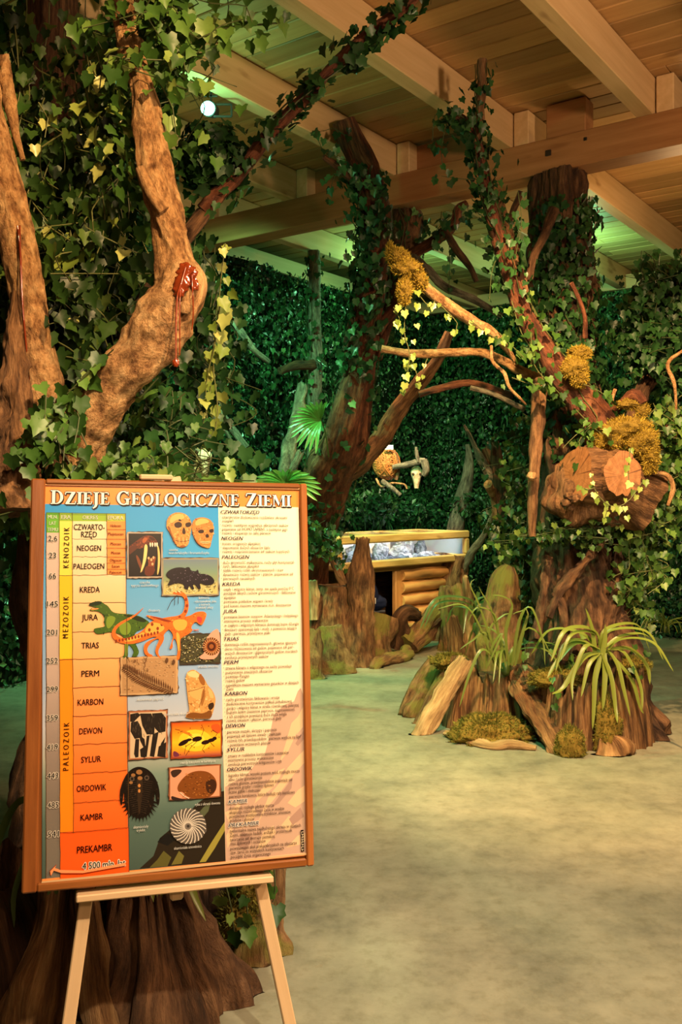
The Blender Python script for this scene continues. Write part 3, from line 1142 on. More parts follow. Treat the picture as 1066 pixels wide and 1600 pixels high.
# --- the table
pp.quadgrad(72.5, 801, 92.5, 1373, [(0, (214, 188, 172)), (.25, (206, 180, 166)), (.45, (186, 162, 150)), (.62, (150, 132, 122)), (.8, (122, 110, 100)), (1, (116, 108, 98))], 72, 94)
pp.rect(72.5, 801, 92.5, 832, (104, 176, 40))
pp.quadgrad(92.5, 801, 113, 1301, [(0, (244, 226, 96)), (.195, (246, 216, 76)), (.2, (246, 190, 30)), (.455, (250, 196, 40)), (.46, (250, 146, 26)), (1, (250, 134, 22))], 94, 115)
pp.rect(92.5, 801, 113, 814, (150, 184, 44))
pp.quadgrad(113, 814, 196, 1300, [(0, (246, 222, 176)), (.17, (246, 208, 160)), (.30, (246, 190, 128)), (.45, (247, 172, 104)), (.6, (248, 146, 76)), (.8, (247, 118, 46)), (1, (246, 100, 32))], 115, 200)
pp.poly([(94, 1301), (200.5, 1293), (202, 1366), (94.5, 1373)], (246, 92, 26))
pp.rect(113, 802, 167, 814, (146, 182, 40))
pp.rect(167, 802, 196, 814, (176, 186, 48))
pp.rect(167, 814, 196.5, 898, (240, 146, 62))
ln = (104, 52, 22)
for x0, x1, y in ((113, 167, 842), (113, 167, 870), (93, 196, 899), (113, 196.5, 942.5), (113, 197, 987.5), (93, 197.5, 1031), (114, 198, 1075), (114, 198, 1119.5), (114, 199, 1164.5), (114, 199, 1209.5), (114.5, 200, 1255), (94, 200.5, 1302)):
    xs = np.linspace(x0, x1, 14)
    pp.line([(x, y + pp.sl(y) * (x - x0) + R.normal(0, .35)) for x in xs], .7, ln)
for y in (827, 842, 856, 870, 879.5, 889):
    pp.line([(167, y), (196, y + .3)], .6, ln)
for x, xb, y0, y1 in ((92.5, 94, 801, 1372), (113, 115, 801, 1301), (167, 167.5, 802, 898), (196, 202, 802, 1364), (72.5, 72, 801, 1372)):
    pp.line([(x + (xb - x) * k + R.normal(0, .3), y0 + (y1 - y0) * k) for k in np.linspace(0, 1, 30)], .8, (88, 60, 30))
pp.line([(72.5, 801), (130, 802), (196, 803)], .8, (70, 80, 30))
pp.poly([(78, 1361), (88, 1351), (86, 1356), (94, 1359), (130, 1360), (196, 1348), (197, 1352), (130, 1364), (96, 1364), (84, 1360), (80, 1368)], (246, 150, 96))
pp.line([(79, 1367), (78, 1361), (88, 1351)], .9, (150, 60, 20))
# clear sleeve edge along the foot and head
pp.poly([(65, 1377), (484, 1332), (484.5, 1335), (65, 1381.5)], (206, 168, 122))
pp.poly([(66.6, 756), (468, 762.5), (468, 765), (66.6, 758)], (214, 156, 104))

poster = pp.build('poster', board)


# --- pictures printed on the poster, traced in photo pixels
def crop(ox, oy, k):
    return lambda *pts: [(ox + x / k, oy + y / k) for x, y in pts]


def pict(name):
    return Print(-.0004)


A5 = crop(180, 780, 5.922)
p = pict('skulls')
b1, b2, b3, bk = (206, 140, 66), (232, 176, 96), (140, 76, 28), (48, 22, 8)
p.soft(A5((475, 230), (482, 185), (505, 150), (545, 126), (600, 120), (655, 138), (695, 180), (712, 240), (702, 300), (690, 360), (680, 420), (640, 448), (590, 445), (545, 400), (528, 350), (500, 300), (478, 270)), b1)
p.mottle(150, [(220, 158, 80), (186, 118, 50), (232, 178, 100), (160, 96, 40)])
p.soft(A5((500, 200), (530, 150), (590, 132), (640, 150), (640, 185), (560, 190), (520, 230)), b2)
p.soft(A5((480, 240), (510, 260), (520, 310), (540, 350), (560, 410), (590, 440), (550, 408), (526, 350), (498, 300)), b3)
p.soft(A5((545, 222), (590, 205), (620, 225), (618, 258), (575, 268), (550, 255)), bk)
p.soft(A5((648, 222), (690, 210), (706, 225), (702, 250), (668, 262), (650, 250)), bk)
p.soft(A5((628, 262), (644, 265), (655, 310), (642, 328), (618, 315)), bk)
p.soft(A5((580, 195), (596, 180), (620, 200), (600, 206)), bk)
p.line(A5((560, 380), (600, 392), (650, 388), (682, 380)), 1.0, bk)
for k in range(6):
    p.line(A5((575 + k * 18, 352), (577 + k * 18, 412)), .6, (236, 190, 120) if k % 2 else b3)
p.soft(A5((600, 430), (640, 425), (660, 436), (636, 447), (600, 444)), b3)
p.soft(A5((712, 225), (728, 188), (785, 165), (850, 172), (900, 205), (918, 275), (905, 340), (890, 400), (880, 450), (845, 452), (780, 428), (740, 380), (722, 330), (710, 280)), (196, 126, 56))
p.mottle(110, [(214, 150, 76), (176, 108, 46), (226, 170, 94), (150, 88, 36)])
p.soft(A5((740, 205), (790, 175), (850, 182), (880, 215), (800, 230), (745, 250)), b2)
p.soft(A5((762, 292), (800, 278), (826, 290), (818, 315), (778, 318)), bk)
p.soft(A5((866, 285), (900, 272), (914, 285), (908, 310), (876, 312)), bk)
p.soft(A5((842, 322), (862, 320), (872, 352), (846, 360), (834, 345)), bk)
p.soft(A5((780, 388), (840, 392), (892, 384), (890, 402), (838, 412), (784, 404)), (236, 196, 132))
p.line(A5((782, 396), (840, 402), (890, 394)), .8, bk)
p.soft(A5((726, 320), (750, 380), (790, 428), (846, 450), (790, 436), (742, 388)), b3)
p.build('skull_picture', poster)

p = pict('fang')
p.ragged(201, 833.5, 252, 901, (178, 160, 142), (16, 8, 6))
br, lt = (104, 42, 18), (168, 84, 40)
p.soft(A5((200, 385), (260, 340), (330, 332), (380, 372), (405, 430), (330, 432), (300, 415), (270, 420), (240, 465), (180, 440), (135, 470), (128, 440), (160, 412)), br)
p.mottle(90, [(126, 56, 26), (78, 30, 14), (150, 74, 36), (60, 24, 12)])
p.soft(A5((255, 360), (300, 350), (290, 395), (250, 410)), lt)
p.soft(A5((305, 345), (350, 350), (380, 385), (340, 385)), (60, 24, 12))
p.soft(A5((130, 440), (200, 420), (215, 450), (150, 500), (128, 520)), (84, 36, 18))
p.soft(A5((190, 510), (215, 530), (245, 600), (262, 680), (240, 660), (205, 580)), (120, 62, 34))
p.soft(A5((300, 560), (345, 535), (382, 528), (370, 570), (360, 630), (372, 660), (340, 705), (290, 640), (310, 600)), (132, 62, 32))
p.soft(A5((280, 615), (330, 622), (366, 618), (362, 700), (300, 715), (268, 690)), (96, 38, 20))
for a in ((310, 545), (335, 560), (355, 540), (345, 600)):
    p.ell(*A5(a)[0], 1.6, 2.2, (214, 170, 120))
p.soft(A5((272, 415), (300, 420), (298, 490), (284, 575), (262, 640), (236, 684), (234, 668), (255, 590), (266, 500)), (240, 206, 130))
p.soft(A5((388, 418), (404, 440), (416, 510), (416, 590), (408, 660), (394, 704), (388, 690), (396, 600), (396, 500)), (232, 190, 110))
for x in (318, 338, 362, 380):
    p.soft(A5((x, 400), (x + 16, 402), (x + 12, 442), (x + 3, 440)), (248, 232, 200))
p.build('fanged_skull_picture', poster)

p = pict('fish')
p.ragged(255.5, 874.5, 340, 929, (150, 140, 116), (112, 138, 124))
p.quadgrad(255.5, 874.5, 340, 929, [(0, (108, 126, 140)), (.35, (120, 146, 122)), (.6, (140, 150, 104)), (.7, (184, 174, 112)), (1, (196, 182, 110))])
for k in range(150):
    x, y = R.uniform(257, 338), R.uniform(908, 927)
    p.ell(x, y, R.uniform(.6, 1.8), R.uniform(.5, 1.2), [(214, 206, 140), (150, 136, 82), (112, 104, 70), (226, 220, 168)][k % 4], 6)
p.soft(A5((468, 690), (500, 655), (560, 632), (620, 630), (650, 640), (662, 628), (690, 630), (700, 662), (750, 668), (758, 650), (770, 660), (775, 692), (840, 690), (900, 720), (926, 768), (880, 800), (820, 790), (780, 770), (796, 832), (770, 835), (740, 785), (715, 790), (736, 836), (706, 832), (688, 790), (672, 838), (642, 828), (636, 780), (560, 775), (500, 800), (482, 790), (518, 740), (480, 720)), (28, 20, 28))
for k in range(46):
    p.ell(*A5((R.uniform(540, 860), R.uniform(660, 760)))[0], R.uniform(.5, 1.1), R.uniform(.3, .7), [(98, 84, 104), (66, 54, 72), (140, 124, 140)][k % 3], 6)
p.build('fish_picture', poster)

A6 = crop(130, 900, 4.635)
p = pict('dino')
g1, g2, g3 = (66, 96, 26), (122, 146, 44), (30, 44, 16)
p.soft(A6((35, 210), (60, 190), (125, 178), (150, 200), (180, 215), (210, 262), (260, 272), (330, 275), (400, 285), (470, 322), (484, 345), (430, 385), (380, 400), (362, 460), (395, 520), (408, 555), (382, 592), (350, 580), (372, 545), (340, 498), (325, 500), (326, 600), (290, 612), (278, 606), (302, 560), (300, 450), (270, 420), (200, 402), (150, 415), (100, 422), (80, 402), (75, 380), (130, 372), (162, 365), (150, 330), (158, 290), (112, 252), (45, 252), (50, 238), (108, 232), (60, 218)), g1)
p.mottle(260, [(84, 116, 34), (52, 78, 22), (104, 130, 40), (40, 60, 20)], (.8, 2.2))
p.soft(A6((170, 300), (200, 285), (240, 300), (220, 350), (180, 390), (165, 350)), g2)
p.soft(A6((260, 330), (300, 320), (350, 350), (340, 420), (290, 430), (262, 400)), g2)
p.soft(A6((270, 276), (400, 288), (470, 324), (430, 340), (330, 300)), g3)
p.soft(A6((304, 440), (326, 440), (322, 580), (304, 585)), g2)
p.soft(A6((35, 210), (60, 190), (125, 180), (140, 200), (100, 214), (60, 218)), g3)
p.soft(A6((50, 238), (110, 230), (116, 240), (60, 250)), (206, 140, 70))
o1, o2, o3 = (226, 108, 36), (246, 168, 70), (140, 52, 18)
# long-necked one
p.soft(A6((455, 210), (380, 280), (300, 315), (235, 355), (203, 405), (212, 450), (260, 485), (340, 496), (420, 478), (500, 440), (545, 440), (470, 470), (438, 500), (440, 560), (470, 585), (500, 585), (505, 572), (470, 560), (462, 520), (500, 470), (560, 445), (520, 530), (530, 575), (575, 608), (545, 570), (545, 530), (590, 460), (580, 420), (640, 370), (700, 330), (742, 292), (766, 240), (762, 165), (730, 115), (680, 110), (640, 125), (660, 132), (720, 142), (740, 180), (732, 250), (700, 288), (600, 298), (480, 330), (440, 390), (360, 440), (290, 456), (240, 430), (232, 400), (260, 360), (320, 325), (390, 285)), o1)
p.mottle(200, [(238, 130, 46), (206, 90, 28), (248, 160, 70)], (.6, 1.8))
p.soft(A6((480, 335), (560, 340), (600, 380), (540, 420), (470, 420), (440, 400)), o2)
p.soft(A6((300, 458), (380, 436), (440, 400), (450, 430), (380, 466), (300, 480)), o2)
for k in range(14):
    t = k / 13
    p.ell(*A6((240 + 300 * t, 470 - 60 * t * t - 14 * math.sin(t * 3)))[0], 1.7, 2.6, o3, 8)
for x, y in ((745, 170), (752, 215), (742, 255), (700, 300), (500, 350), (540, 380), (480, 390), (570, 350)):
    p.ell(*A6((x, y))[0], 2.2, 2.8, o3, 8)
for a in (((680, 140), (640, 180), (610, 243)), ((664, 150), (662, 210)), ((690, 150), (688, 200))):
    p.line(A6(*a), .8, (60, 30, 20))
# roaring orange one
p.soft(A6((443, 280), (520, 293), (600, 312), (650, 312), (730, 296), (780, 286), (812, 262), (870, 254), (896, 272), (888, 305), (862, 357), (842, 352), (826, 335), (806, 332), (780, 372), (795, 398), (745, 432), (702, 450), (706, 520), (702, 602), (672, 612), (690, 525), (665, 440), (645, 480), (652, 520), (622, 536), (640, 480), (656, 430), (628, 388), (560, 345), (490, 310)), o1)
p.mottle(220, [(238, 126, 44), (204, 86, 26), (246, 152, 64), (190, 78, 22)], (.6, 1.9))
p.soft(A6((826, 290), (866, 300), (856, 345), (838, 340), (822, 315)), (214, 60, 60))
p.soft(A6((650, 320), (720, 310), (760, 330), (740, 390), (680, 400), (650, 360)), o2)
p.soft(A6((460, 284), (600, 312), (650, 330), (600, 335), (520, 305)), o3)
p.soft(A6((670, 400), (700, 420), (700, 500), (690, 560), (682, 500)), o2)
p.line(A6((770, 380), (800, 392), (836, 388)), 1.2, o1)
p.line(A6((800, 392), (838, 402)), .9, o3)
p.build('dinosaur_picture', poster)

p = pict('ammonite')
p.ragged(283, 993, 342, 1036, (60, 56, 40), (70, 66, 44))
for k in range(260):
    p.ell(R.uniform(284, 336), R.uniform(994, 1034), R.uniform(.6, 1.6), R.uniform(.5, 1.2), [(124, 114, 62), (44, 40, 28), (168, 156, 104), (90, 92, 60), (206, 198, 160)][k % 5], 6)
p.soft(A6((880, 470), (930, 400), (990, 372), (992, 600), (850, 606), (840, 580), (880, 560)), (222, 156, 130))
for k, (rx, c) in enumerate(((13.5, (92, 40, 16)), (10, (140, 70, 30)), (6.5, (70, 28, 10)), (3.5, (150, 84, 40)))):
    p.ell(*A6((928, 510))[0], rx, rx * 1.05, c)
for k in range(22):
    a = k / 22 * 6.28
    x, y = A6((928, 510))[0]
    p.line([(x + 8.5 * math.cos(a), y + 8.5 * math.sin(a)), (x + 13.5 * math.cos(a + .15), y + 14 * math.sin(a + .15))], .9, (226, 170, 110))
p.build('ammonite_picture', poster)

p = pict('fern')
p.ragged(191, 1030, 275, 1084, (196, 156, 110), (178, 136, 92), b=3.5)
for k in range(120):
    p.ell(R.uniform(193, 272), R.uniform(1031, 1080), R.uniform(.6, 2), R.uniform(.4, 1), [(196, 154, 108), (150, 112, 74), (206, 168, 124)][k % 3], 6)
st = np.array(A6((285, 660), (340, 690), (400, 735), (460, 765), (520, 792), (600, 822), (662, 850)))
st = spline(np.c_[st, 0 * st[:, 0]], 3.4)[:, :2]
p.line([tuple(q) for q in st], .9, (74, 44, 22))
for k, q in enumerate(st[1:-1]):
    t = k / len(st)
    L = 6 + 8 * math.sin(math.pi * min(1, t * 1.1)) ** .6
    for ang, l in ((-100, L * 1.15), (150, L * .9)):
        a = math.radians(ang + 8 * t)
        e = q + l * np.array([math.cos(a), math.sin(a)])
        m = (q + e) / 2
        n = np.array([-math.sin(a), math.cos(a)]) * 1.1
        p.poly([tuple(q), tuple(m + n), tuple(e), tuple(m - n)], (88, 52, 28))
for k in range(26):
    q = np.array(A6((R.uniform(310, 470), R.uniform(600, 690)))[0])
    p.line([tuple(q), tuple(q + (R.uniform(-4, 4), R.uniform(-5, -2)))], .8, (110, 74, 46))
for a in ((606, 610), (655, 622)):
    p.ell(*A6(a)[0], 2.4, 4, (96, 64, 40), 10)
p.build('fern_fossil_picture', poster)

p = pict('slab')
p.soft(A6((742, 705), (790, 673), (832, 692), (880, 745), (902, 792), (940, 830), (962, 890), (955, 932), (930, 1030), (880, 1035), (742, 1032), (748, 1000), (772, 980), (760, 900), (748, 800)), (206, 150, 84))
p.mottle(260, [(226, 172, 104), (186, 128, 64), (238, 192, 128), (166, 108, 52)], (.6, 2.2))
for a, c in ((((750, 705), (800, 680), (850, 720), (830, 740), (770, 730)), (238, 200, 140)), (((845, 700), (885, 750), (880, 800), (850, 780), (835, 740)), (150, 92, 40)), (((760, 830), (850, 800), (890, 850), (860, 900), (780, 880)), (222, 168, 98)),
             (((750, 1000), (800, 985), (870, 1000), (930, 960), (935, 1028), (880, 1033), (745, 1030)), (124, 74, 30)), (((900, 930), (945, 910), (950, 950), (915, 980)), (60, 40, 24)), (((870, 800), (890, 860), (860, 960), (850, 900)), (160, 104, 50)), (((900, 800), (935, 835), (950, 890), (915, 880)), (226, 176, 110))):
    p.soft(A6(*a), c)
p.line(A6((760, 838), (830, 820), (880, 800), (870, 870), (840, 950)), .8, (110, 62, 24))
p.build('stone_slab_picture', poster)

A3 = crop(30, 960, 4.264)
p = pict('crinoid')
p.ragged(203.5, 1114, 259.5, 1185, (170, 104, 70), (206, 178, 142), b=3)
dk, dk2 = (38, 30, 24), (78, 66, 52)
for a in (((740, 665), (790, 655), (810, 670), (760, 720), (740, 715)), ((805, 660), (880, 660), (905, 720), (900, 800), (850, 800), (820, 740)), ((745, 720), (790, 710), (815, 760), (820, 820), (770, 830), (742, 780)), ((885, 660), (950, 655), (978, 690), (975, 780), (935, 790), (905, 760)),
          ((775, 830), (800, 830), (795, 950), (775, 955), (765, 930)), ((800, 800), (835, 830), (845, 900), (830, 890), (805, 840)), ((850, 810), (870, 805), (850, 950), (835, 950)), ((890, 800), (930, 780), (900, 950), (870, 945)), ((805, 900), (850, 870), (840, 955), (810, 950)), ((930, 880), (980, 850), (975, 955), (920, 945)), ((945, 860), (975, 815), (965, 860), (940, 885))):
    p.poly(A3(*a), dk)
for k in range(34):
    q = np.array(A3((R.uniform(745, 970), R.uniform(665, 800)))[0])
    p.line([tuple(q), tuple(q + (R.uniform(-1.5, 1.5), R.uniform(3, 7)))], .6, dk2)
p.build('crinoid_picture', poster)

A4 = crop(260, 960, 4.264)
p = pict('amber')
p.ragged(269, 1130.5, 345, 1184.5, (150, 62, 22), (236, 150, 30), b=2.6)
p.quadgrad(269, 1130.5, 345, 1184.5, [(0, (206, 84, 26)), (.3, (242, 150, 30)), (.55, (250, 190, 40)), (.8, (240, 150, 30)), (1, (150, 62, 60))])
p.ell(305, 1157, 26, 17, (250, 196, 46))
p.ell(306, 1156, 14, 10, (253, 214, 70))
p.soft(A4((45, 900), (100, 940), (45, 955)), (110, 46, 70))
p.soft(A4((290, 735), (362, 725), (362, 800), (310, 780)), (214, 84, 30))
for x, y, rx, ry, rot in ((115, 855, 9, 3.6, -28), (150, 836, 5, 2.2, -10), (205, 830, 8, 4, -12), (262, 852, 7, 3.4, -14), (300, 838, 6, 3, -12), (322, 826, 3.4, 2.8, 0)):
    p.ell(*A4((x, y))[0], rx, ry, (34, 12, 6), 14, rot)
for a in (((200, 835), (130, 880), (120, 930)), ((210, 840), (160, 890), (130, 940)), ((230, 820), (250, 770), (235, 735)), ((265, 860), (240, 900), (255, 920)), ((290, 850), (320, 880)), ((180, 825), (120, 780), (60, 765)), ((325, 820), (340, 790), (305, 770))):
    p.line(A4(*a), .7, (60, 22, 8))
p.soft(A4((185, 815), (110, 790), (70, 755), (150, 785)), (212, 120, 30))
for k in range(18):
    p.ell(R.uniform(272, 343), R.uniform(1132, 1182), .9, .7, (70, 24, 10), 6)
p.build('amber_insect_picture', poster)

A7 = crop(30, 1190, 4.264)
p = pict('trilobite')
tb = (26, 18, 12)
p.soft(A7((800, 32), (850, 45), (895, 85), (925, 145), (938, 210), (936, 270), (925, 300), (912, 250), (905, 190), (900, 260), (880, 330), (850, 365), (800, 378), (750, 360), (715, 320), (700, 260), (700, 190), (690, 260), (684, 300), (672, 270), (670, 200), (690, 130), (720, 75), (760, 42)), tb)
p.mottle(160, [(38, 28, 20), (18, 12, 8), (56, 42, 30)], (.6, 1.8))
for k in range(15):
    a = math.radians(10 + k * 160 / 14)
    c0 = np.array(A7((803, 250))[0])
    d = np.array([math.cos(a), math.sin(a)])
    n = np.array([-d[1], d[0]])
    b = c0 + d * np.array([22, 25])
    e = c0 + d * np.array([31, 37])
    p.poly([tuple(b + n * 1.9), tuple(e), tuple(b - n * 1.9)], tb)
for k in range(16):
    y = 120 + k * 14
    w = 90 - k * 3
    p.line(A7((800 - w, y + 14), (800, y), (800 + w, y + 14)), .5, (64, 52, 42))
p.soft(A7((780, 100), (826, 100), (818, 220), (806, 350), (794, 350), (786, 220)), (52, 38, 26))
for x, y, r in ((800, 70, 5), (760, 90, 3.5), (745, 140, 3), (805, 110, 4), (800, 160, 2.5), (850, 100, 2.5)):
    p.ell(*A7((x, y))[0], r, r * .8, (150, 104, 60), 10)
for x, y in ((752, 115), (850, 108)):
    p.ell(*A7((x, y))[0], 4, 4, (84, 70, 58), 12)
    p.ell(*A7((x, y))[0], 2.2, 2.2, (30, 24, 20), 10)
for x, y in ((800, 195), (800, 160)):
    p.ell(*A7((x, y))[0], 2, 3, (196, 130, 70), 8)
p.build('trilobite_picture', poster)

A8 = crop(260, 1190, 4.264)
p = pict('fishfossil')
p.ragged(266, 1201, 343, 1249, (140, 84, 54), (222, 150, 116), b=2.6)
p.soft(A8((70, 170), (100, 120), (150, 75), (220, 58), (290, 70), (335, 120), (338, 180), (300, 235), (220, 250), (140, 240), (110, 200), (80, 205)), (124, 68, 26))
p.soft(A8((25, 55), (120, 50), (60, 110), (35, 100)), (60, 40, 30))
p.soft(A8((265, 120), (330, 115), (335, 190), (290, 225), (260, 180)), (62, 34, 18))
p.soft(A8((30, 225), (70, 240), (150, 258), (35, 262)), (50, 34, 30))
for k in range(70):
    p.ell(*A8((R.uniform(110, 300), R.uniform(80, 235)))[0], R.uniform(.8, 2), R.uniform(.4, .9), [(160, 92, 36), (94, 50, 20), (184, 116, 54)][k % 3], 6)
p.line(A8((90, 205), (120, 230), (150, 245)), 1.2, (236, 200, 170))
p.build('fish_fossil_picture', poster)

p = pict('nautilus')
c0 = np.array(A8((145, 430))[0])
p.ell(*c0, 28.5, 28, (92, 84, 78), 28)
p.soft(A8((240, 400), (268, 440), (270, 470), (230, 490), (200, 460)), (92, 84, 78))
for k in range(24):
    a = k / 24 * 2 * math.pi
    pts = [tuple(c0 + r * np.array([math.cos(a + (r - 5) * .03), math.sin(a + (r - 5) * .03)])) for r in (5, 11, 18, 24, 27.5)]
    p.line(pts, 1.7, (206, 194, 180))
p.ell(*c0, 5, 5, (120, 110, 102), 14)
p.ell(*c0, 2.4, 2.4, (60, 54, 50), 10)
p.build('ribbed_shell_picture', poster)


# --- lettering: the serif title, drawn stroke by stroke
def serif(ch):
    """Polygons in a unit box (cap height 1, y up) and the advance width."""
    T, t, s = .20, .07, .07
    r = lambda a, b, c, d: [(a, b), (c, b), (c, d), (a, d)]

    def stem(x, w=T, sv=.09, lo=0, hi=1):
        return [r(x, lo, x + w, hi), r(x - sv, lo, x + w + sv, lo + s), r(x - sv, hi - s, x + w + sv, hi)]

    def ring(cx, cy, ro, ri, a0, a1, n=22):
        A = np.radians(np.linspace(a0, a1, n))
        return [[(cx + ro[0] * math.cos(a), cy + ro[1] * math.sin(a)) for a in A] + [(cx + ri[0] * math.cos(a), cy + ri[1] * math.sin(a)) for a in A[::-1]]]
    if ch == 'D':
        return stem(.09) + ring(.34, .5, (.46, .5), (.27, .43), -90, 90), .86
    if ch == 'Z':
        return [[(.04, 1), (.74, 1), (.74, .93), (.30, .07), (.06, .07), (.06, .0), (.04, 0), (.04, .06), (.48, .93), (.04, .93)], r(.04, 0, .76, s), [(.70, 0), (.76, 0), (.80, .26), (.74, .26)], [(.04, 1), (.10, 1), (.06, .76), (.0, .76)]], .82
    if ch == 'I':
        return stem(.09), .38
    if ch == 'E':
        return stem(.09) + [r(.2, 0, .62, t), r(.2, .93, .60, 1), r(.2, .47, .48, .54), [(.56, 0), (.62, 0), (.67, .24), (.61, .24)], [(.54, 1), (.60, 1), (.63, .78), (.57, .78)], r(.44, .38, .49, .63)], .70
    if ch == 'J':
        return [r(.12, -.05, .32, 1), r(.02, 1 - s, .42, 1), [(.12, .0), (.32, -.02), (.24, -.2), (.02, -.34), (-.04, -.28), (.08, -.16)]], .46
    if ch == 'G':
        return ring(.45, .5, (.45, .52), (.26, .44), 42, 325) + [r(.62, .02, .80, .42), r(.52, .40, .88, .47), [(.72, .98), (.78, .98), (.78, .68), (.74, .68)]], .92
    if ch == 'C':
        return ring(.45, .5, (.45, .52), (.26, .44), 40, 322) + [[(.72, .98), (.78, .98), (.78, .68), (.74, .68)]], .84
    if ch == 'O':
        return ring(.46, .5, (.46, .52), (.27, .44), 0, 360, 36), .95
    if ch == 'L':
        return stem(.09) + [r(.2, 0, .62, t), [(.56, 0), (.62, 0), (.67, .28), (.61, .28)]], .70
    if ch == 'N':
        return [r(.10, 0, .17, 1), r(.0, 0, .27, s), [(.0, 1), (.27, 1), (.76, .0), (.70, .0), (.68, .0), (.16, .93), (0, .93)], r(.69, 0, .76, 1), r(.60, 1 - s, .86, 1)], .88
    if ch == 'M':
        return [r(.08, 0, .15, 1), r(.0, 0, .23, s), [(.02, 1), (.27, 1), (.55, .30), (.48, .06)], [(.48, .06), (.54, .24), (.84, 1), (.78, 1)], r(.78, 0, .97, 1), r(.70, 0, 1.04, s), r(.76, 1 - s, 1.04, 1), r(.0, 1 - s, .2, 1)], 1.06
    return [], .4


def title(pr, s, x0, x1, y, h):
    glyphs, x = [], 0
    for k, ch in enumerate(s):
        big = 1.0 if (k == 0 or s[k - 1] == ' ') else .9
        gp, adv = serif(ch)
        glyphs.append((x, big, gp))
        x += (adv + .045) * big if ch != ' ' else .42
    a = bd(x0, y)
    wd = bd(x1, y + Print.sl(y) * (x1 - x0))[0] - a[0]
    hh = h / F * 2.5
    for dx, dy, c, grow in ((.07, .09, (10, 8, 8), 0), (.04, .05, (10, 8, 8), 0), (-.045, 0, (10, 8, 8), 0), (.045, 0, (10, 8, 8), 0), (0, -.045, (10, 8, 8), 0), (0, .045, (10, 8, 8), 0), (0, 0, (252, 246, 234), 0)):
        for gx, big, gp in glyphs:
            for q in gp:
                if dx == 0 and dy == 0:
                    pr.k = .0004 - .0016
                else:
                    pr.k = -.0016
                pr.uvpoly([(a[0] + (gx + px * big) / x * wd + dx * hh, a[1] - py * big * hh + dy * hh) for px, py in q], c)


tt = Print(-.0016)
title(tt, 'DZIEJE GEOLOGICZNE ZIEMI', 79, 456, 787.3, 22.5)
tt.build('title_lettering', poster)

tb_ = Print(-.0014)
BLK, DRED, WHT = (24, 16, 14), (70, 20, 10), (250, 248, 236)
for s, x0, y, x1, h in (('CZWARTO-', 115.5, 823, 163.5, 10), ('RZĘD', 127, 834.5, 151.5, 10), ('NEOGEN', 120.5, 856, 158, 9.5), ('PALEOGEN', 115, 884.5, 163, 9.5), ('KREDA', 125, 921, 156, 10), ('JURA', 128, 964.5, 153, 10), ('TRIAS', 127.5, 1008.5, 154.5, 10),
                        ('PERM', 127.5, 1052.5, 155, 10), ('KARBON', 121.5, 1097.5, 161.5, 10), ('DEWON', 124, 1142.5, 159.5, 10), ('SYLUR', 127, 1187, 158, 10), ('ORDOWIK', 120, 1232.5, 166, 10), ('KAMBR', 126, 1277.5, 161, 10), ('PREKAMBR', 120.5, 1328, 175.5, 11)):
    text(tb_, s, x0, y, x1, h, BLK if y < 1060 else (56, 14, 10), .022)
for s, y, x0, x1 in (('2,6', 841, 75.5, 89.5), ('23', 867.5, 76.5, 87.5), ('66', 899.5, 76.5, 87.5), ('145', 943.5, 73.5, 90.5), ('201', 988, 73, 89.5), ('252', 1032.5, 72.8, 90.5), ('299', 1077, 73, 90.5), ('359', 1122, 73, 90.5), ('419', 1167.5, 73, 90.5), ('443', 1212.5, 73.5, 91), ('485', 1258.5, 74, 91.5), ('541', 1304, 74.5, 92)):
    text(tb_, s, x0, y, x1, 9.5, BLK, .018, outline=((236, 222, 204), .9))
for s, x0, y, x1, h in (('MLN.', 75, 807, 90, 6), ('LAT', 77, 817, 87.5, 6), ('TEMU', 74.5, 827, 90.5, 6), ('ERA', 96, 807.5, 110.5, 7), ('OKRES', 129, 808, 153, 7), ('EPOKA', 169, 808.5, 193, 7)):
    text(tb_, s, x0, y, x1, h, WHT, .03)
for s, y in (('Holocen', 821), ('Plejstocen', 834), ('Pliocen', 849.5), ('Miocen', 863.5), ('Oligocen', 875), ('Eocen', 884.5), ('Paleocen', 894)):
    w = len(s) * 2.35
    text(tb_, s, 181 - w / 2, y, 181 + w / 2, 5, (128, 26, 12), .02)
for s, y0, y1, x in (('K E N O Z O I K', 887, 824, 103), ('M E Z O Z O I K', 997, 932, 102), ('P A L E O Z O I K', 1204, 1129, 102.5)):
    text(tb_, s, x, y0, x, 9, (60, 34, 10), .02, up=True, y_end=y1)
text(tb_, '4 500 mln. lat', 129, 1353.5, 196, 10.5, BLK, .02, outline=((250, 236, 214), 1.1))

BODY = []


def body(Y0, rows):
    for s, a, b, y in rows:
        BODY.append((s, 340 + a / 7.107, 340 + b / 7.107, Y0 + y / 7.107))


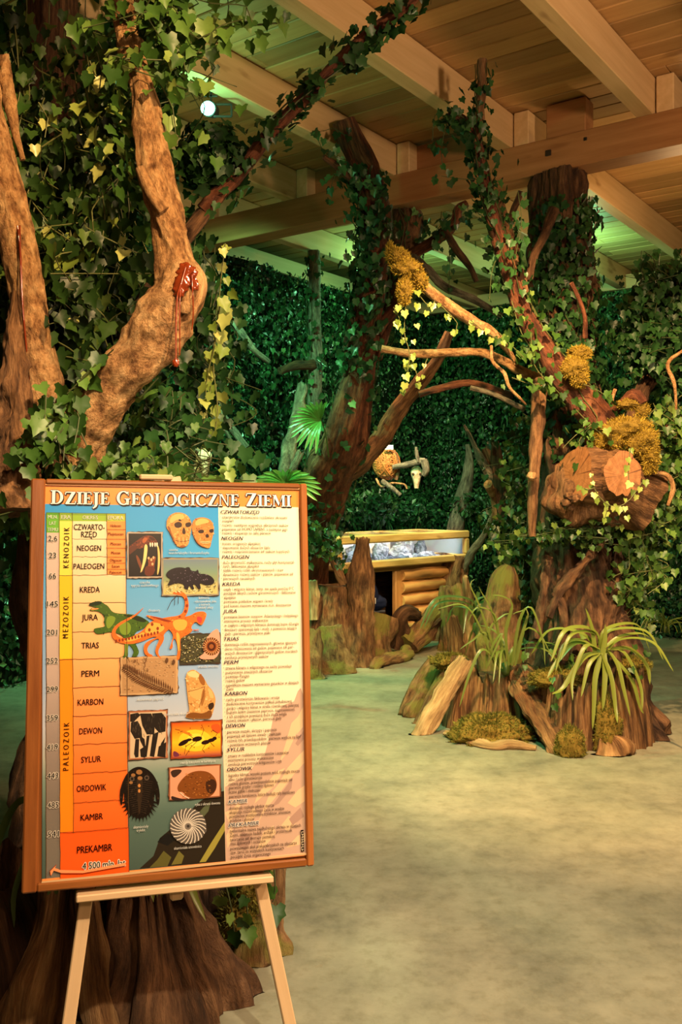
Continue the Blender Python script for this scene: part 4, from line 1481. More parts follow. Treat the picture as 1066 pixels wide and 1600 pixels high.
body(790, [('CZWARTORZĘD', 36, 466, 68), ('czterokrotne zlodowacenia rozdzielane okresami', 50, 772, 122), ('ociepleń', 52, 176, 163), ('rozwój i następnie wyginięcie olbrzymich ssaków', 52, 788, 210), ('pojawienie się HOMO SAPIENS, a następnie jego', 52, 778, 256), ('rozwój i ekspansja na całej planecie', 54, 592, 298),
           ('NEOGEN', 42, 285, 361), ('koniec orogenezy alpejskiej', 56, 474, 416), ('stepowienie dużych obszarów lądu', 58, 582, 461), ('rozwój i rozprzestrzenianie się ssaków kopytnych', 58, 800, 504), ('PALEOGEN', 48, 355, 569), ('duża aktywność wulkaniczna, ruchy płyt kontynental-', 62, 858, 627),
           ('nych, fałdowanie alpejskie', 64, 462, 668), ('szybki rozwój roślin okrytonasiennych i traw', 64, 732, 713), ('dynamiczny rozwój ssaków i ptaków, pojawienie się', 64, 842, 760), ('pierwszych naczelnych', 66, 416, 805), ('KREDA', 54, 250, 870), ('ciepły i wilgotny klimat, temp. nie spada poniżej 0°C', 68, 848, 924),
           ('początek silnych ruchów górotwórczych - fałdowanie', 70, 868, 968), ('alpejskie', 72, 204, 1016)])
body(930, [('powstanie pokładów wapieni i kredy', 72, 618, 66), ('pod koniec masowe wymieranie m.in. dinozaurów', 72, 820, 114), ('JURA', 58, 214, 178), ('powstanie basenów oceanów: Atlantyckiego i Indyjskiego', 74, 896, 236), ('intensywne procesy wulkaniczne', 76, 564, 282), ('w ciepłym i wilgotnym klimacie dominują bujne dżungle', 76, 902, 330),
           ('dinozaury opanowują lądy i wody, a powietrze latające', 78, 880, 378), ('gady i pierwsze, prymitywne ptaki', 82, 586, 424), ('TRIAS', 70, 240, 486), ('dominacja roślin nagonasiennych, głównie iglastych', 80, 880, 544), ('okres różnicowania się gadów, pojawienie się pier-', 82, 850, 592), ('wszych dinozaurów i gigantycznych gadów morskich', 84, 888, 640),
           ('ewolucja prymitywnych ssaków', 84, 568, 688), ('PERM', 72, 236, 746), ('zmiana klimatu z wilgotnego na suchy powoduje', 90, 824, 806), ('pustynnienie znacznych obszarów', 90, 612, 854), ('powstaje Pangea', 92, 354, 900), ('rozwój gadów', 92, 304, 945), ('największe masowe wymieranie gatunków w dziejach', 94, 902, 996), ('Ziemi', 96, 176, 1038)])
body(1070, [('KARBON', 82, 334, 99), ('ruchy górotwórcze, fałdowania i erozje', 98, 690, 160), ('zlodowacenie kontynentów półkuli południowej', 100, 824, 208), ('gorący i wilgotny klimat w strefie równikowej, pokrytej', 102, 902, 256), ('bujnym lasem (nasienne paprocie, nagonasienne),', 104, 862, 302), ('z ich szczątków powstaną duże złoża węgla', 104, 768, 350),
            ('rozwój owadów i płazów, pierwsze gady', 104, 712, 394), ('DEWON', 90, 310, 457), ('pierwsze mszaki, skrzypy i paprocie', 108, 658, 520), ('pojawiają się lądowe owady i pajęczaki', 110, 704, 568), ('rozwój ryb, prawdopodobne "pierwsze wyjście na ląd"', 112, 932, 616), ('- powstanie wczesnych płazów', 116, 590, 664), ('SYLUR', 104, 298, 722),
            ('zmiany w rozkładzie kontynentów i oceanów', 116, 792, 786), ('intensywne procesy wulkaniczne', 118, 624, 832), ('ewolucja pierwotnych kręgowców i ryb', 120, 712, 880), ('ORDOWIK', 106, 386, 941), ('łagodny klimat, wysoki poziom wód, rozległe morza', 122, 912, 1002), ('silne ruchy górotwórcze', 124, 496, 1048)])
body(1200, [('rozwój glonów, prawdopodobnie pojawiają się', 126, 830, 172), ('pierwsze grzyby i rośliny lądowe', 128, 626, 216), ('liczne gąbki i mięczaki', 128, 476, 262), ('pierwsze koralowce, które budują rafy koralowe', 130, 858, 314), ('KAMBR', 120, 330, 377), ('dominują rozległe płytkie morza', 132, 628, 444), ('eksplozja różnorodnego życia w wodzie', 134, 742, 490),
            ('powszechne występowanie trylobitów, amonitów,', 134, 818, 534), ('grzybów i glonów', 134, 410, 580), ('PREKAMBR', 122, 458, 636), ('nieformalna nazwa najdłuższego okresu w dziejach', 136, 926, 696), ('Ziemi, obejmuje hadeik, archaik i proterozoik', 138, 830, 744), ('tworzenie się skorupy ziemskiej,', 140, 640, 792), ('mas lądowych i oceanów', 146, 536, 836),
            ('powstawanie skał prekambryjskich na obszarze', 144, 880, 890), ('tzw. tarcz na wszystkich kontynentach', 146, 738, 936), ('początki życia organicznego', 148, 590, 984)])
bt = Print(-.0014)
NAVY = (30, 22, 66)
for s, x0, x1, y in BODY:
    if s.isupper() and len(s) < 13:
        text(bt, s, x0, y, x1, 6.4, NAVY, .035, .25, outline=((250, 240, 226), .8) if y > 1235 else None)
    else:
        text(bt, s, x0, y + .3, x1, 5.6, (44, 30, 20), .006)
        if s[0] != '-' and y < 1225:
            bt.ell(x0 - 2.6 - (x0 - 347) * .05, y, .55, .5, (60, 40, 30), 6)
for s, x0, y, x1 in (('czaszka', 264, 858.5, 278), ('neandertalczyka i kromaniończyka', 264, 863.5, 327), ('czaszka', 218.5, 909.5, 234.5), ('tygrysa szablozębnego', 205, 914.5, 248), ('dinozaury', 232, 953.5, 250.5), ('latimeria', 311, 934, 327.5), ('- ryba trzonopłetwa, jedna', 303, 939.5, 338), ('z których', 311, 944.5, 328), ('powstały płazy', 306, 949, 333.5),
                     ('muszla amonita', 310, 1041.5, 341.5), ('skamieniała paproć', 214, 1093, 256), ('skamieniałe drzewo', 256, 1116, 297), ('owady zatopione w bursztynie', 282, 1191.5, 337), ('ryba z okresu dewonu', 305, 1257, 344), ('skamieniały', 208.5, 1292.5, 232), ('trylobit', 213.5, 1297.5, 227), ('skamieniała amonitnica', 272, 1325.5, 315)):
    text(bt, s, x0, y, x1, 4.6, (252, 250, 244), .012)
# small dark maker's plate printed at the lower right, upright light strokes
bt.poly([(470, 1297), (474.5, 1296.4), (475.5, 1330), (471, 1330.6)], (30, 22, 20))
for k in range(8):
    y = 1300 + k * 3.9
    bt.line([(471.4, y), (474.4, y - .3)], .7, (226, 206, 176))
    bt.line([(471.4 + (k % 3), y), (471.4 + (k % 2) * 1.5, y + 2.4)], .6, (226, 206, 176))
flush_text()
tb_.build('table_lettering', poster)
bt.build('body_lettering', poster)

# ---------------------------------------------------------------- easel
plane_pt = lambda px, py, lift: bw(bd(px, py), lift)[0]
ez = thing('wooden_easel', 'pale beech easel carrying the framed history poster', 'easel', tuple(bw(bd(262, 1700))[0] * np.array([1, 1, 0])))
BK = -.045
for top, bot in (((229, 742), (137, 1402)), ((275, 742), (407, 1372))):
    a, b = plane_pt(*top, BK), plane_pt(*bot, BK)
    d = nrm(b - a)
    foot = b + d * (b[2] / -d[2])
    g = G()
    bar(g, a, foot + np.array([0, 0, .012]), .034, .022, up=BN, bev=.003)
    g.build('leg', M['easel'], ez)
a = plane_pt(252, 735, BK - .04)
rear = np.array([-.60, 3.16, .012])
g = G()
bar(g, a, rear, .03, .02, up=(0, 1, 0), bev=.003)
g.build('rear_leg', M['easel'], ez)
g = G()
a, b = plane_pt(119, 1399.5, -.006), plane_pt(425, 1368.5, -.006)
v = np.cross(nrm(b - a), BN)
v = v if v[2] < 0 else -v
bar(g, a + v * .004, b + v * .004, .062, .018, up=-v, bev=.003)
g.build('ledge', M['easel'], ez)
g = G()
a, b = plane_pt(150, 1404, -.047), plane_pt(400, 1379, -.047)
bar(g, a, b, .02, .03, up=-v, bev=.002)
g.build('crossbar', M['easel'], ez)
g = G()
a, b = plane_pt(276, 1384, -.018), plane_pt(277, 1408, -.018)
bar(g, a, b, .036, .03, up=BN, bev=.006)
g.build('centre_block', M['easel'], ez)
g = G()
a, b = plane_pt(218, 744.5, -.012), plane_pt(270, 745.5, -.012)
bar(g, a, b, .05, .016, up=(0, 0, 1), bev=.004)
g.build('top_clamp', M['easel'], ez)


# ================================================================ left tree, behind the easel
def limb(name, rows, mat, parent, **kw):
    g = G()
    o = dict(seg=18, step=.035)
    o.update(kw)
    tube(g, TP(rows), **o)
    return g.build(name, mat, parent, smooth=True)


lt_ = thing('ivy_clad_tree', 'big forked tree with bare tan limbs behind the poster on its left', 'tree', (-1.1, 3.75, 0))
ROW_LT = [(120, 1380, 4.1, 100), (116, 1200, 4.2, 80), (108, 900, 4.3, 66), (100, 700, 4.35, 54), (92, 450, 4.4, 44), (88, 200, 4.45, 40), (86, 0, 4.5, 36), (84, -90, 4.5, 34)]
limb('trunk', ROW_LT, M['bark_dark'], lt_, seg=40, step=.03, amp=.22, fine=20, along=4, low=.25, seed=3)
ROW_L1 = [(98, 775, 3.5, 34), (76, 650, 3.46, 31), (60, 560, 3.44, 27), (46, 480, 3.42, 25), (22, 350, 3.4, 25), (0, 250, 3.4, 24), (-22, 150, 3.42, 22), (-40, 40, 3.45, 20)]
l1 = limb('left_limb', ROW_L1, M['bark_tan'], lt_, seg=56, step=.010, amp=.24, fine=26, along=11, low=.16, seed=5)
ROW_L2 = [(98, 765, 3.56, 38), (130, 680, 3.48, 37), (172, 612, 3.42, 36), (212, 560, 3.37, 39), (250, 500, 3.34, 43), (281, 452, 3.33, 40), (276, 410, 3.35, 31), (260, 350, 3.37, 27), (243, 275, 3.39, 26), (233, 200, 3.42, 23), (222, 140, 3.44, 18), (206, 80, 3.47, 18), (196, 0, 3.52, 20), (190, -70, 3.55, 20)]
l2 = limb('bent_limb', ROW_L2, M['bark_tan'], lt_, seg=64, step=.010, amp=.30, fine=20, along=8, low=.22, seed=8)
limb('side_stub', [(256, 330, 3.30, 9), (238, 305, 3.29, 10), (218, 262, 3.28, 8)], M['bark_tan'], lt_, seg=12, step=.02)
limb('side_branch', [(8, 90, 3.5, 9), (14, 150, 3.45, 10), (24, 205, 3.42, 7), (36, 250, 3.42, 4)], M['bark_tan'], lt_, seg=12, step=.03, low=.5)
limb('rough_root', [(26, 800, 3.3, 36), (20, 700, 3.34, 27), (24, 600, 3.36, 16), (22, 520, 3.38, 12), (30, 450, 3.4, 9)], M['bark_brown'], lt_, seg=48, step=.012, amp=.5, fine=26, along=16, low=.6, mid=.5, seed=4)
g = G()
for c, r, s in (((286, 432, 3.275), .035, 1), ((299, 452, 3.28), .026, 2), ((262, 470, 3.26), .018, 3), ((290, 480, 3.25), .024, 4)):
    lump(g, P(*c), (r, r * .7, r * 1.1), .5, 2.4, s, 18, 12)
g.build('burl', M['bark_tan'], l2, smooth=True)
g = G()
wire(g, [P(290, 418, 3.22), P(284, 440, 3.205), P(278, 458, 3.2), P(276, 480, 3.2), P(275, 520, 3.2), P(275, 567, 3.2)], .0042, 7, .02)
wire(g, [P(300, 430, 3.23), P(301, 455, 3.22), P(302, 490, 3.23), P(300, 515, 3.24)], .003, 7, .02)
wire(g, [P(283, 440, 3.21), P(281, 470, 3.2), P(281, 555, 3.21)], .003, 6, .02)
for c, r in (((288, 425, 3.235), .017), ((284, 443, 3.222), .018), ((297, 428, 3.245), .016), ((280, 455, 3.22), .013), ((303, 445, 3.245), .013), ((275, 567, 3.2), .008)):
    lump(g, P(*c), (r * 1.5, r * .42, r * 1.7), .75, 2.6, int(r * 4000), 22, 14)
g.build('resin_drip', M['resin'], l2, smooth=True)
g = G()
wire(g, [P(27, 352, 3.345), P(32, 400, 3.345), P(35, 470, 3.352), P(41, 540, 3.37), P(48, 600, 3.385), P(52, 650, 3.392)], .0045, 7, .02)
wire(g, [P(31, 352, 3.322), P(33, 440, 3.33), P(37, 500, 3.34)], .003, 7, .02)
g.build('resin_streak', M['resin'], l1, smooth=True)

CLEAR += [(325, 168, 26, 6.0), (318, 716, 27, 7.9)]
# dark crown of the same tree: the long ivy branch crossing the roof
ROW_BR = [(318, 330, 4.3, 12), (345, 300, 4.3, 13), (385, 255, 4.3, 12), (430, 200, 4.28, 11), (480, 150, 4.25, 10), (530, 95, 4.22, 9), (590, 42, 4.2, 8), (640, 5, 4.18, 7), (680, -40, 4.15, 6)]
limb('long_branch', ROW_BR, M['bark_red'], lt_, seg=14, step=.03, amp=.2, low=.2, seed=9)
limb('long_branch', [(318, 335, 4.3, 12), (270, 400, 4.2, 14), (190, 560, 4.0, 22), (130, 720, 3.85, 30)], M['bark_dark'], lt_, seg=14, step=.04)

sg, lg, fin = ivy('ivy_vine', 'dark ivy sprays climbing the long branch across the wooden ceiling', (M['stem'], M['ivy_dark']))
ivy_on(lg, sg, TP(ROW_BR[3:]), 150, .058, .035, strands=2)
ivy_on(lg, sg, TP(ROW_BR[:4]), 40, .05, .03, strands=1)
fin()
sg, lg, fin = ivy('ivy_bush', 'round dark tuft of ivy at the foot of the long ceiling branch', (M['stem'], M['ivy_dark']))
c = P(332, 245, 4.3)
n = 520
D = rdir(n)
O = c + D * np.array([.17, .15, .17]) * R.uniform(.55, 1.05, n)[:, None]
cloud(lg, O, D + rdir(n) * .6, np.array([0, 0, -1]) + rdir(n) * .8, .055 * R.uniform(.6, 1.4, n))
for k in range(10):
    wire(sg, [c, c + D[k] * .1, c + D[k] * .2 - ZUP * .05], .003, 4)
fin()
# hanging leaf mass between the limbs
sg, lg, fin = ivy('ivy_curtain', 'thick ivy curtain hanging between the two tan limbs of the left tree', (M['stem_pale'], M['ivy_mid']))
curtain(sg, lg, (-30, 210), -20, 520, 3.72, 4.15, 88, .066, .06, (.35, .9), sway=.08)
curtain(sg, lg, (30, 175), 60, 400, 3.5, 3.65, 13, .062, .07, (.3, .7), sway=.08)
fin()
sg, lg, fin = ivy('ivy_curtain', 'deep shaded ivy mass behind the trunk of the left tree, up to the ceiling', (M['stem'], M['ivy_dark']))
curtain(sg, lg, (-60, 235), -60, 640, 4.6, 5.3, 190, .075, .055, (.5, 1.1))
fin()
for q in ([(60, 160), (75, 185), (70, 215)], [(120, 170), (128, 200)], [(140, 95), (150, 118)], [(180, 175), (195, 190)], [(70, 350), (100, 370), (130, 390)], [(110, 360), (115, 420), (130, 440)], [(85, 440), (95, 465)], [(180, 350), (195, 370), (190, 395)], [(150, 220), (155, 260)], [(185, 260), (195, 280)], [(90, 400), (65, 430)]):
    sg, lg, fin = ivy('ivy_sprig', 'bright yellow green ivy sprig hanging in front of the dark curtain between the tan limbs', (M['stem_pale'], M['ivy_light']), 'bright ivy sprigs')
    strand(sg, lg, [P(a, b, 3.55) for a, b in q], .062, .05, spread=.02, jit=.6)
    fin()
sg, lg, fin = ivy('ivy_curtain', 'dark ivy trailing down just right of the bent limb', (M['stem'], M['ivy_dark']))
curtain(sg, lg, (285, 345), 300, 600, 4.2, 4.7, 20, .06, .055, (.35, .8), sway=.08)
curtain(sg, lg, (190, 300), 600, 700, 3.75, 4.1, 32, .058, .05, (.2, .4), sway=.08)
fin()
sg, lg, fin = ivy('ivy_vine', 'pale variegated vine hanging free above the top right corner of the poster', (M['stem_pale'], M['ivy_light']))
for q in ([(352, 380), (345, 440), (338, 520), (330, 600), (318, 660), (312, 720)], [(336, 540), (322, 600), (325, 680)], [(345, 470), (333, 560), (340, 640), (330, 705)]):
    strand(sg, lg, [P(a, b, 3.95 + .03 * k) for k, (a, b) in enumerate(q)], .055, .055, spread=.025)
fin()
sg, lg, fin = ivy('ivy_vine', 'ivy spray hanging from the ceiling at the top of the bent limb', (M['stem'], M['ivy']))
curtain(sg, lg, (232, 275), -80, 60, 3.4, 3.6, 14, .058, .05, (.2, .5))
for q in ([(270, 30), (310, 60), (345, 40), (380, 30)], [(280, -10), (330, 5), (385, 10), (396, 40)], [(250, 130), (270, 170), (275, 220)], [(262, 40), (285, 85), (290, 110)]):
    strand(sg, lg, [P(a, b, 3.4) for a, b in q], .062, .045, spread=.03)
ivy_on(lg, sg, TP([(205, 110, 3.5, 16), (222, 180, 3.46, 22), (250, 300, 3.4, 24)]), 60, .055, .05, arc=(1.4, 2.6), strands=2)
fin()
sg, lg, fin = ivy('ivy_vine', 'leafy ivy clump in the fork just above the top left corner of the poster', (M['stem'], M['ivy']))
for k in range(13):
    a = P(R.uniform(70, 125), R.uniform(610, 660), 3.3)
    b = P(R.uniform(40, 120), R.uniform(680, 735), 3.2)
    strand(sg, lg, [a, (a + b) / 2 + R.normal(0, .03, 3), b], .058, .042, spread=.03)
ivy_on(lg, sg, TP(ROW_L2[:4]), 34, .05, .04, arc=(1.2, 3.0))
strand(sg, lg, [P(128, 590, 3.28), P(150, 570, 3.28), P(120, 600, 3.28), P(105, 615, 3.28)], .055, .03, spread=.03)
curtain(sg, lg, (60, 300), 690, 735, 3.4, 3.7, 34, .05, .045, (.1, .3))
fin()

# foot of the left tree: driftwood and stumps under the poster


def stump(name, label, rows, mat, cat='stump', group=None, seg=36, jag=.08, flat=.8, amp=.35, fine=15, along=2.2, low=.25, seed=1, cap=None, step=.03, flare=1.0):
    g = G()
    r2 = [(*q[:3], q[3] * flat) for q in rows]
    flat = 1 / flat
    if r2[0][2] < .05:
        r2 = [(r2[0][0], r2[0][1], -.16, r2[0][3] * .88)] + r2
    tube(g, r2, seg=seg, step=step, amp=amp, fine=fine, along=along, low=low, seed=seed, cap_mi=1 if cap else None, flat=flat, jag=jag)
    for A in g.V:
        A[:, 2] = np.where(A[:, 2] < .0, 0.0, A[:, 2])
    o = g.build(name, [mat] + ([cap] if cap else []), None, smooth=True)
    return tag(o, label, cat, group)


def st(px, py, d, r):
    """A floor point at column px and distance d (py ignored when None)."""
    return (*((P(px, py, d)) if py is not None else ((px - CX) / F * d, d, 0.0)), r)


stump('tree_stump', 'broad dark ribbed stump under the middle of the poster', [st(258, None, 2.92, .235), st(250, 1480, 2.96, .165), st(236, 1370, 3.04, .13), st(230, 1290, 3.1, .115)], M['bark_dark'], seed=12, amp=.6, fine=22, along=1.8, seg=140, low=.35, step=.015)
stump('driftwood_slab', 'tan upright slab of driftwood at the lower left, nearest the left edge', [st(52, None, 2.84, .125), st(80, 1460, 2.94, .075), st(92, 1380, 3.0, .06), st(98, 1310, 3.05, .05)], M['wood_rot'], 'driftwood', seed=14, flat=.6, seg=90, amp=.5, fine=26, along=2.5, step=.015)
stump('driftwood_slab', 'small tan driftwood piece leaning right beside the left easel leg', [st(160, None, 2.72, .05), st(150, 1560, 2.78, .045), st(140, 1450, 2.88, .04), st(132, 1380, 2.95, .03)], M['wood_rot'], 'driftwood', seed=15, flat=.6, amp=.5, fine=26, seg=60)
stump('tree_stump', 'mossy ragged stump below the right end of the easel ledge', [st(398, None, 3.25, .12), st(402, 1440, 3.28, .10), st(410, 1370, 3.31, .085), st(414, 1310, 3.34, .08)], M['bark_moss'], seed=16, amp=.6, fine=20, along=5, seg=90, step=.015)
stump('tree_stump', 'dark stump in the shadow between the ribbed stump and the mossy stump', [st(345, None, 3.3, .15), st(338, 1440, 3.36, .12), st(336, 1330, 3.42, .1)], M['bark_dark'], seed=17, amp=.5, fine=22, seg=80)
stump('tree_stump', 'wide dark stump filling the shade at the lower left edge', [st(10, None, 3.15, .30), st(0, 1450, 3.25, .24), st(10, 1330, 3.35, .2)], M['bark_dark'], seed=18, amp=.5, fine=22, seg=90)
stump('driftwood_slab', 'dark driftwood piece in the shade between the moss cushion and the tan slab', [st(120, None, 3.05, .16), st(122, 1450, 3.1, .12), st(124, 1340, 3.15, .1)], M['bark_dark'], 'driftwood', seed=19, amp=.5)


def mossy(name, label, c, rad, n, ln=.03, mat='moss', core='moss_core', seed=1, zmin=None, amp=.35, fr=2.0, cat='moss'):
    g = G()
    V = lump(g, c, rad, amp * 1.2, fr * 1.3, seed, 44, 28, zmin=zmin)
    moss_hair(g, V, int(n * 1.7), ln * .62, mi=1)
    return tag(g.build(name, [M[core], M[mat]], None, smooth=True), label, cat)


mossy('moss_clump', 'dark moss cushion between the left easel leg and the ribbed stump', P(165, 1480, 2.98), (.085, .06, .15), 2600, .022, 'moss_dark', seed=4)
mossy('moss_clump', 'brown moss on the stump beneath the right end of the easel ledge', P(372, 1440, 3.2), (.06, .05, .12), 2200, .03, 'moss_dark', seed=5)
mossy('moss_clump', 'moss tuft hanging below the ledge just left of the right easel leg', P(385, 1390, 3.2), (.05, .04, .07), 1400, .03, 'moss_dark', seed=6)


def strap_plant(name, label, blades, mat, width, base, cat='plant', extra=0, L=(.25, .5), elev=(35, 80)):
    root = thing(name, label, cat, tuple(base))
    cg = G()
    lump(cg, np.asarray(base) + ZUP * .02, (.035, .035, .05), .2, 2, 3, 12, 8)
    cg.build('crown', M['strap_dark'], root, smooth=True)
    lst = list(blades)
    for k in range(extra):
        a, e, l = R.uniform(0, 6.28), math.radians(R.uniform(*elev)), R.uniform(*L)
        h = np.array([math.cos(a), math.sin(a), 0])
        b = np.asarray(base, float)
        lst.append([b, b + h * l * .35 * math.cos(e) + ZUP * l * .5 * math.sin(e), b + h * l * .75 + ZUP * l * (.62 * math.sin(e) - .05), b + h * l * 1.05 + ZUP * l * (.3 * math.sin(e) - .22)])
    for pts in lst:
        g = G()
        pts = np.asarray(pts, float)
        ribbon(g, pts, width * R.uniform(.8, 1.2), up=(0.15, -.5, .85), step=.03, fold=.35)
        g.build('leaf_blade', M[mat], root, smooth=True)
    return root


def BL(d, *px, bow=0.0):
    return [P(a, b, d - bow * k) for k, (a, b) in enumerate(px)]


strap_plant('strap_leaf_plant', 'dark strap leaved plant drooping below the lower left corner of the poster', [BL(3.0, (120, 1330), (60, 1320), (24, 1390), (22, 1450), bow=.02), BL(3.0, (120, 1330), (96, 1350), (82, 1400), (76, 1490), bow=.02), BL(3.0, (120, 1330), (40, 1250), (-10, 1340), (-20, 1440)), BL(3.0, (120, 1330), (120, 1370), (112, 1440), (100, 1470))], 'strap_dark', .03, P(120, 1340, 3.02), extra=4, L=(.2, .3))
strap_plant('strap_leaf_plant', 'green strap leaved plant hanging under the centre block of the easel ledge', [BL(3.0, (262, 1300), (246, 1340), (252, 1410), (264, 1476), bow=.03), BL(3.0, (262, 1300), (290, 1330), (300, 1390), (322, 1440), bow=.03), BL(3.0, (262, 1300), (240, 1330), (238, 1385), (240, 1410), bow=.03)], 'strap', .03, P(262, 1320, 3.03), extra=3, L=(.15, .22))
sg, lg, fin = ivy('ivy_vine', 'few ivy leaves on the mossy stump below the right end of the ledge', (M['stem'], M['ivy']))
for q in ([(352, 1380), (362, 1420), (366, 1455)], [(385, 1400), (388, 1440), (392, 1452)], [(428, 1352), (430, 1390), (426, 1410)]):
    strand(sg, lg, [P(a, b, 3.08) for a, b in q], .055, .05, spread=.015)
fin()


# ================================================================ leaning tree in the middle
mt = thing('leaning_tree', 'reddish leaning trunk rising from behind the poster to the ceiling joists', 'tree', (-.55, 9.3, 0))
ROW_MT = [(448, 1018, 9.3, 50), (462, 950, 9.15, 42), (478, 880, 8.9, 38), (498, 805, 8.5, 37), (520, 730, 8.0, 37), (545, 650, 7.6, 32), (562, 570, 7.45, 26), (577, 490, 7.3, 23), (587, 410, 7.15, 22), (588, 340, 7.05, 22), (570, 275, 6.95, 22), (549, 225, 6.85, 20), (537, 188, 6.8, 17)]
limb('trunk', ROW_MT, M['bark_red'], mt, seg=36, step=.04, amp=.28, fine=16, along=4, low=.28, seed=21)
limb('fork', [(518, 765, 8.1, 14), (560, 725, 8.0, 15), (592, 690, 7.95, 15), (622, 640, 7.9, 14), (650, 605, 7.85, 12), (682, 565, 7.8, 10), (702, 520, 7.8, 7)], M['bark_brown'], mt, seg=16, step=.04, amp=.25)
limb('branch', [(565, 290, 6.95, 7), (530, 262, 6.8, 6), (505, 245, 6.7, 4)], M['bark_red'], mt, seg=10)
limb('branch', [(588, 520, 7.3, 9), (620, 470, 7.35, 8), (632, 420, 7.4, 7)], M['bark_red'], mt, seg=10)
limb('branch', [(590, 560, 7.4, 7), (610, 500, 7.5, 7), (645, 430, 7.6, 6)], M['bark_red'], mt, seg=10)
sg, lg, fin = ivy('ivy_vine', 'dark ivy wrapping the upper half of the leaning red trunk', (M['stem'], M['hedge']))
ivy_on(lg, sg, TP(ROW_MT[6:]), 560, .06, .06, t1=.86, arc=(-2.6, .9), strands=5)
ivy_on(lg, sg, TP(ROW_MT[3:7]), 160, .055, .05, strands=4)
fin()
sg, lg, fin = ivy('ivy_vine', 'small ivy sprays dangling left of the leaning trunk below the joist', (M['stem'], M['hedge']))
for q in ([(540, 250), (510, 240), (495, 215)], [(530, 262), (518, 290), (520, 320)], [(560, 330), (552, 380), (555, 400)], [(545, 215), (520, 200), (505, 205)]):
    strand(sg, lg, [P(a, b, 6.7) for a, b in q], .06, .05, spread=.03)
fin()
sg, lg, fin = ivy('ivy_vine', 'ivy hanging over the foot of the leaning trunk beside the showcase', (M['stem'], M['ivy_mid']))
curtain(sg, lg, (484, 530), 770, 840, 8.0, 8.3, 15, .05, .05, (.15, .35), sway=.05)
curtain(sg, lg, (515, 535), 815, 850, 8.0, 8.2, 6, .045, .05, (.12, .25), sway=.04)
fin()

# second trunk of the same tree, rising behind the leaning one to the beam
ROW_F2 = [(560, 590, 7.55, 16), (580, 545, 7.6, 16), (602, 485, 7.65, 17), (624, 425, 7.7, 20), (634, 375, 7.72, 23), (637, 332, 7.72, 24)]
limb('rear_trunk', ROW_F2, M['bark_dark'], mt, seg=24, step=.05, amp=.3)
limb('branch', [(640, 400, 7.6, 9), (670, 382, 7.5, 9), (697, 363, 7.45, 9), (712, 345, 7.4, 8), (716, 328, 7.4, 8), (730, 318, 7.4, 6)], M['bark_red'], mt, seg=12)
limb('branch', [(697, 363, 7.4, 6), (715, 392, 7.3, 6), (735, 418, 7.3, 5), (745, 440, 7.3, 4)], M['bark_dark'], mt, seg=10)
limb('branch', [(640, 395, 7.6, 6), (672, 425, 7.4, 7), (695, 448, 7.4, 7), (740, 468, 7.4, 6), (785, 494, 7.4, 4)], M['bark_grey'], mt, seg=12)
sg, lg, fin = ivy('ivy_vine', 'ivy on the rear trunk of the leaning tree and its bent branch under the beam', (M['stem'], M['hedge']))
ivy_on(lg, sg, TP(ROW_F2), 300, .055, .05, strands=4)
ivy_on(lg, sg, TP([(670, 382, 7.45, 9), (712, 345, 7.4, 8), (716, 328, 7.4, 8)]), 26, .055, .03)
for q in ([(702, 385), (703, 420), (701, 460)], [(690, 330), (688, 360), (690, 380)], [(730, 320), (738, 360)]):
    strand(sg, lg, [P(a, b, 7.35) for a, b in q], .055, .045, spread=.02)
fin()

# slim trunks and branches against the left leaf wall
o = thing('slim_trunk', 'straight grey trunk standing against the leaf wall left of the leaning trunk', 'tree', (*P(491, 770, 9.9)[:2], 0))
limb('trunk', [(490, 1004, 9.9, 12), (491, 700, 9.9, 11), (493, 550, 9.9, 10), (491, 392, 9.9, 9)], M['bark_grey'], o, seg=14, step=.06, amp=.3)
limb('branch', [(490, 570, 9.85, 8), (460, 572, 9.7, 7), (437, 580, 9.6, 6)], M['bark_dark'], o, seg=10)
sg, lg, fin = ivy('ivy_vine', 'small leaved ivy on the straight grey trunk', (M['stem'], M['hedge']))
ivy_on(lg, sg, TP([(490, 760, 9.9, 11), (491, 392, 9.9, 9)]), 190, .06, .04)
fin()
for lab, rows in (('thin bare branch slanting across the leaf wall right of the bent limb', [(338, 440, 8.6, 4), (352, 480, 8.6, 5), (378, 520, 8.6, 6), (398, 548, 8.7, 5), (420, 565, 8.8, 4)]),
                  ('crooked twig low on the leaf wall over the poster top edge', [(330, 590, 8.2, 4), (345, 640, 8.2, 3), (352, 670, 8.2, 3), (362, 690, 8.2, 2)]),
                  ('leaning grey branch in the leaf wall above the pale horned skull', [(385, 700, 8.4, 6), (355, 660, 8.4, 6), (330, 620, 8.4, 5)])):
    g = G()
    tube(g, TP(rows), seg=10, step=.04)
    tag(g.build('bare_branch', M['bark_grey'], None, smooth=True), lab, 'branch')
for lab, rows, m in (('upright grey driftwood plank behind the fan palm', [(444, 800, 8.7, 13), (450, 720, 8.7, 11), (462, 660, 8.7, 10), (472, 605, 8.7, 7)], 'bark_grey'),
                     ('grey driftwood plank rising behind the top right corner of the poster', [(440, 800, 8.5, 8), (452, 750, 8.5, 8), (468, 710, 8.5, 5)], 'bark_grey')):
    stump('driftwood_plank', lab, [(*P(rows[0][0], HY + CH * F / rows[0][2] - .5, rows[0][2]), rows[0][3] / F * 8.6)] + TP(rows), M[m], 'driftwood', seg=16, jag=.1, flat=.4, seed=int(rows[0][0]))


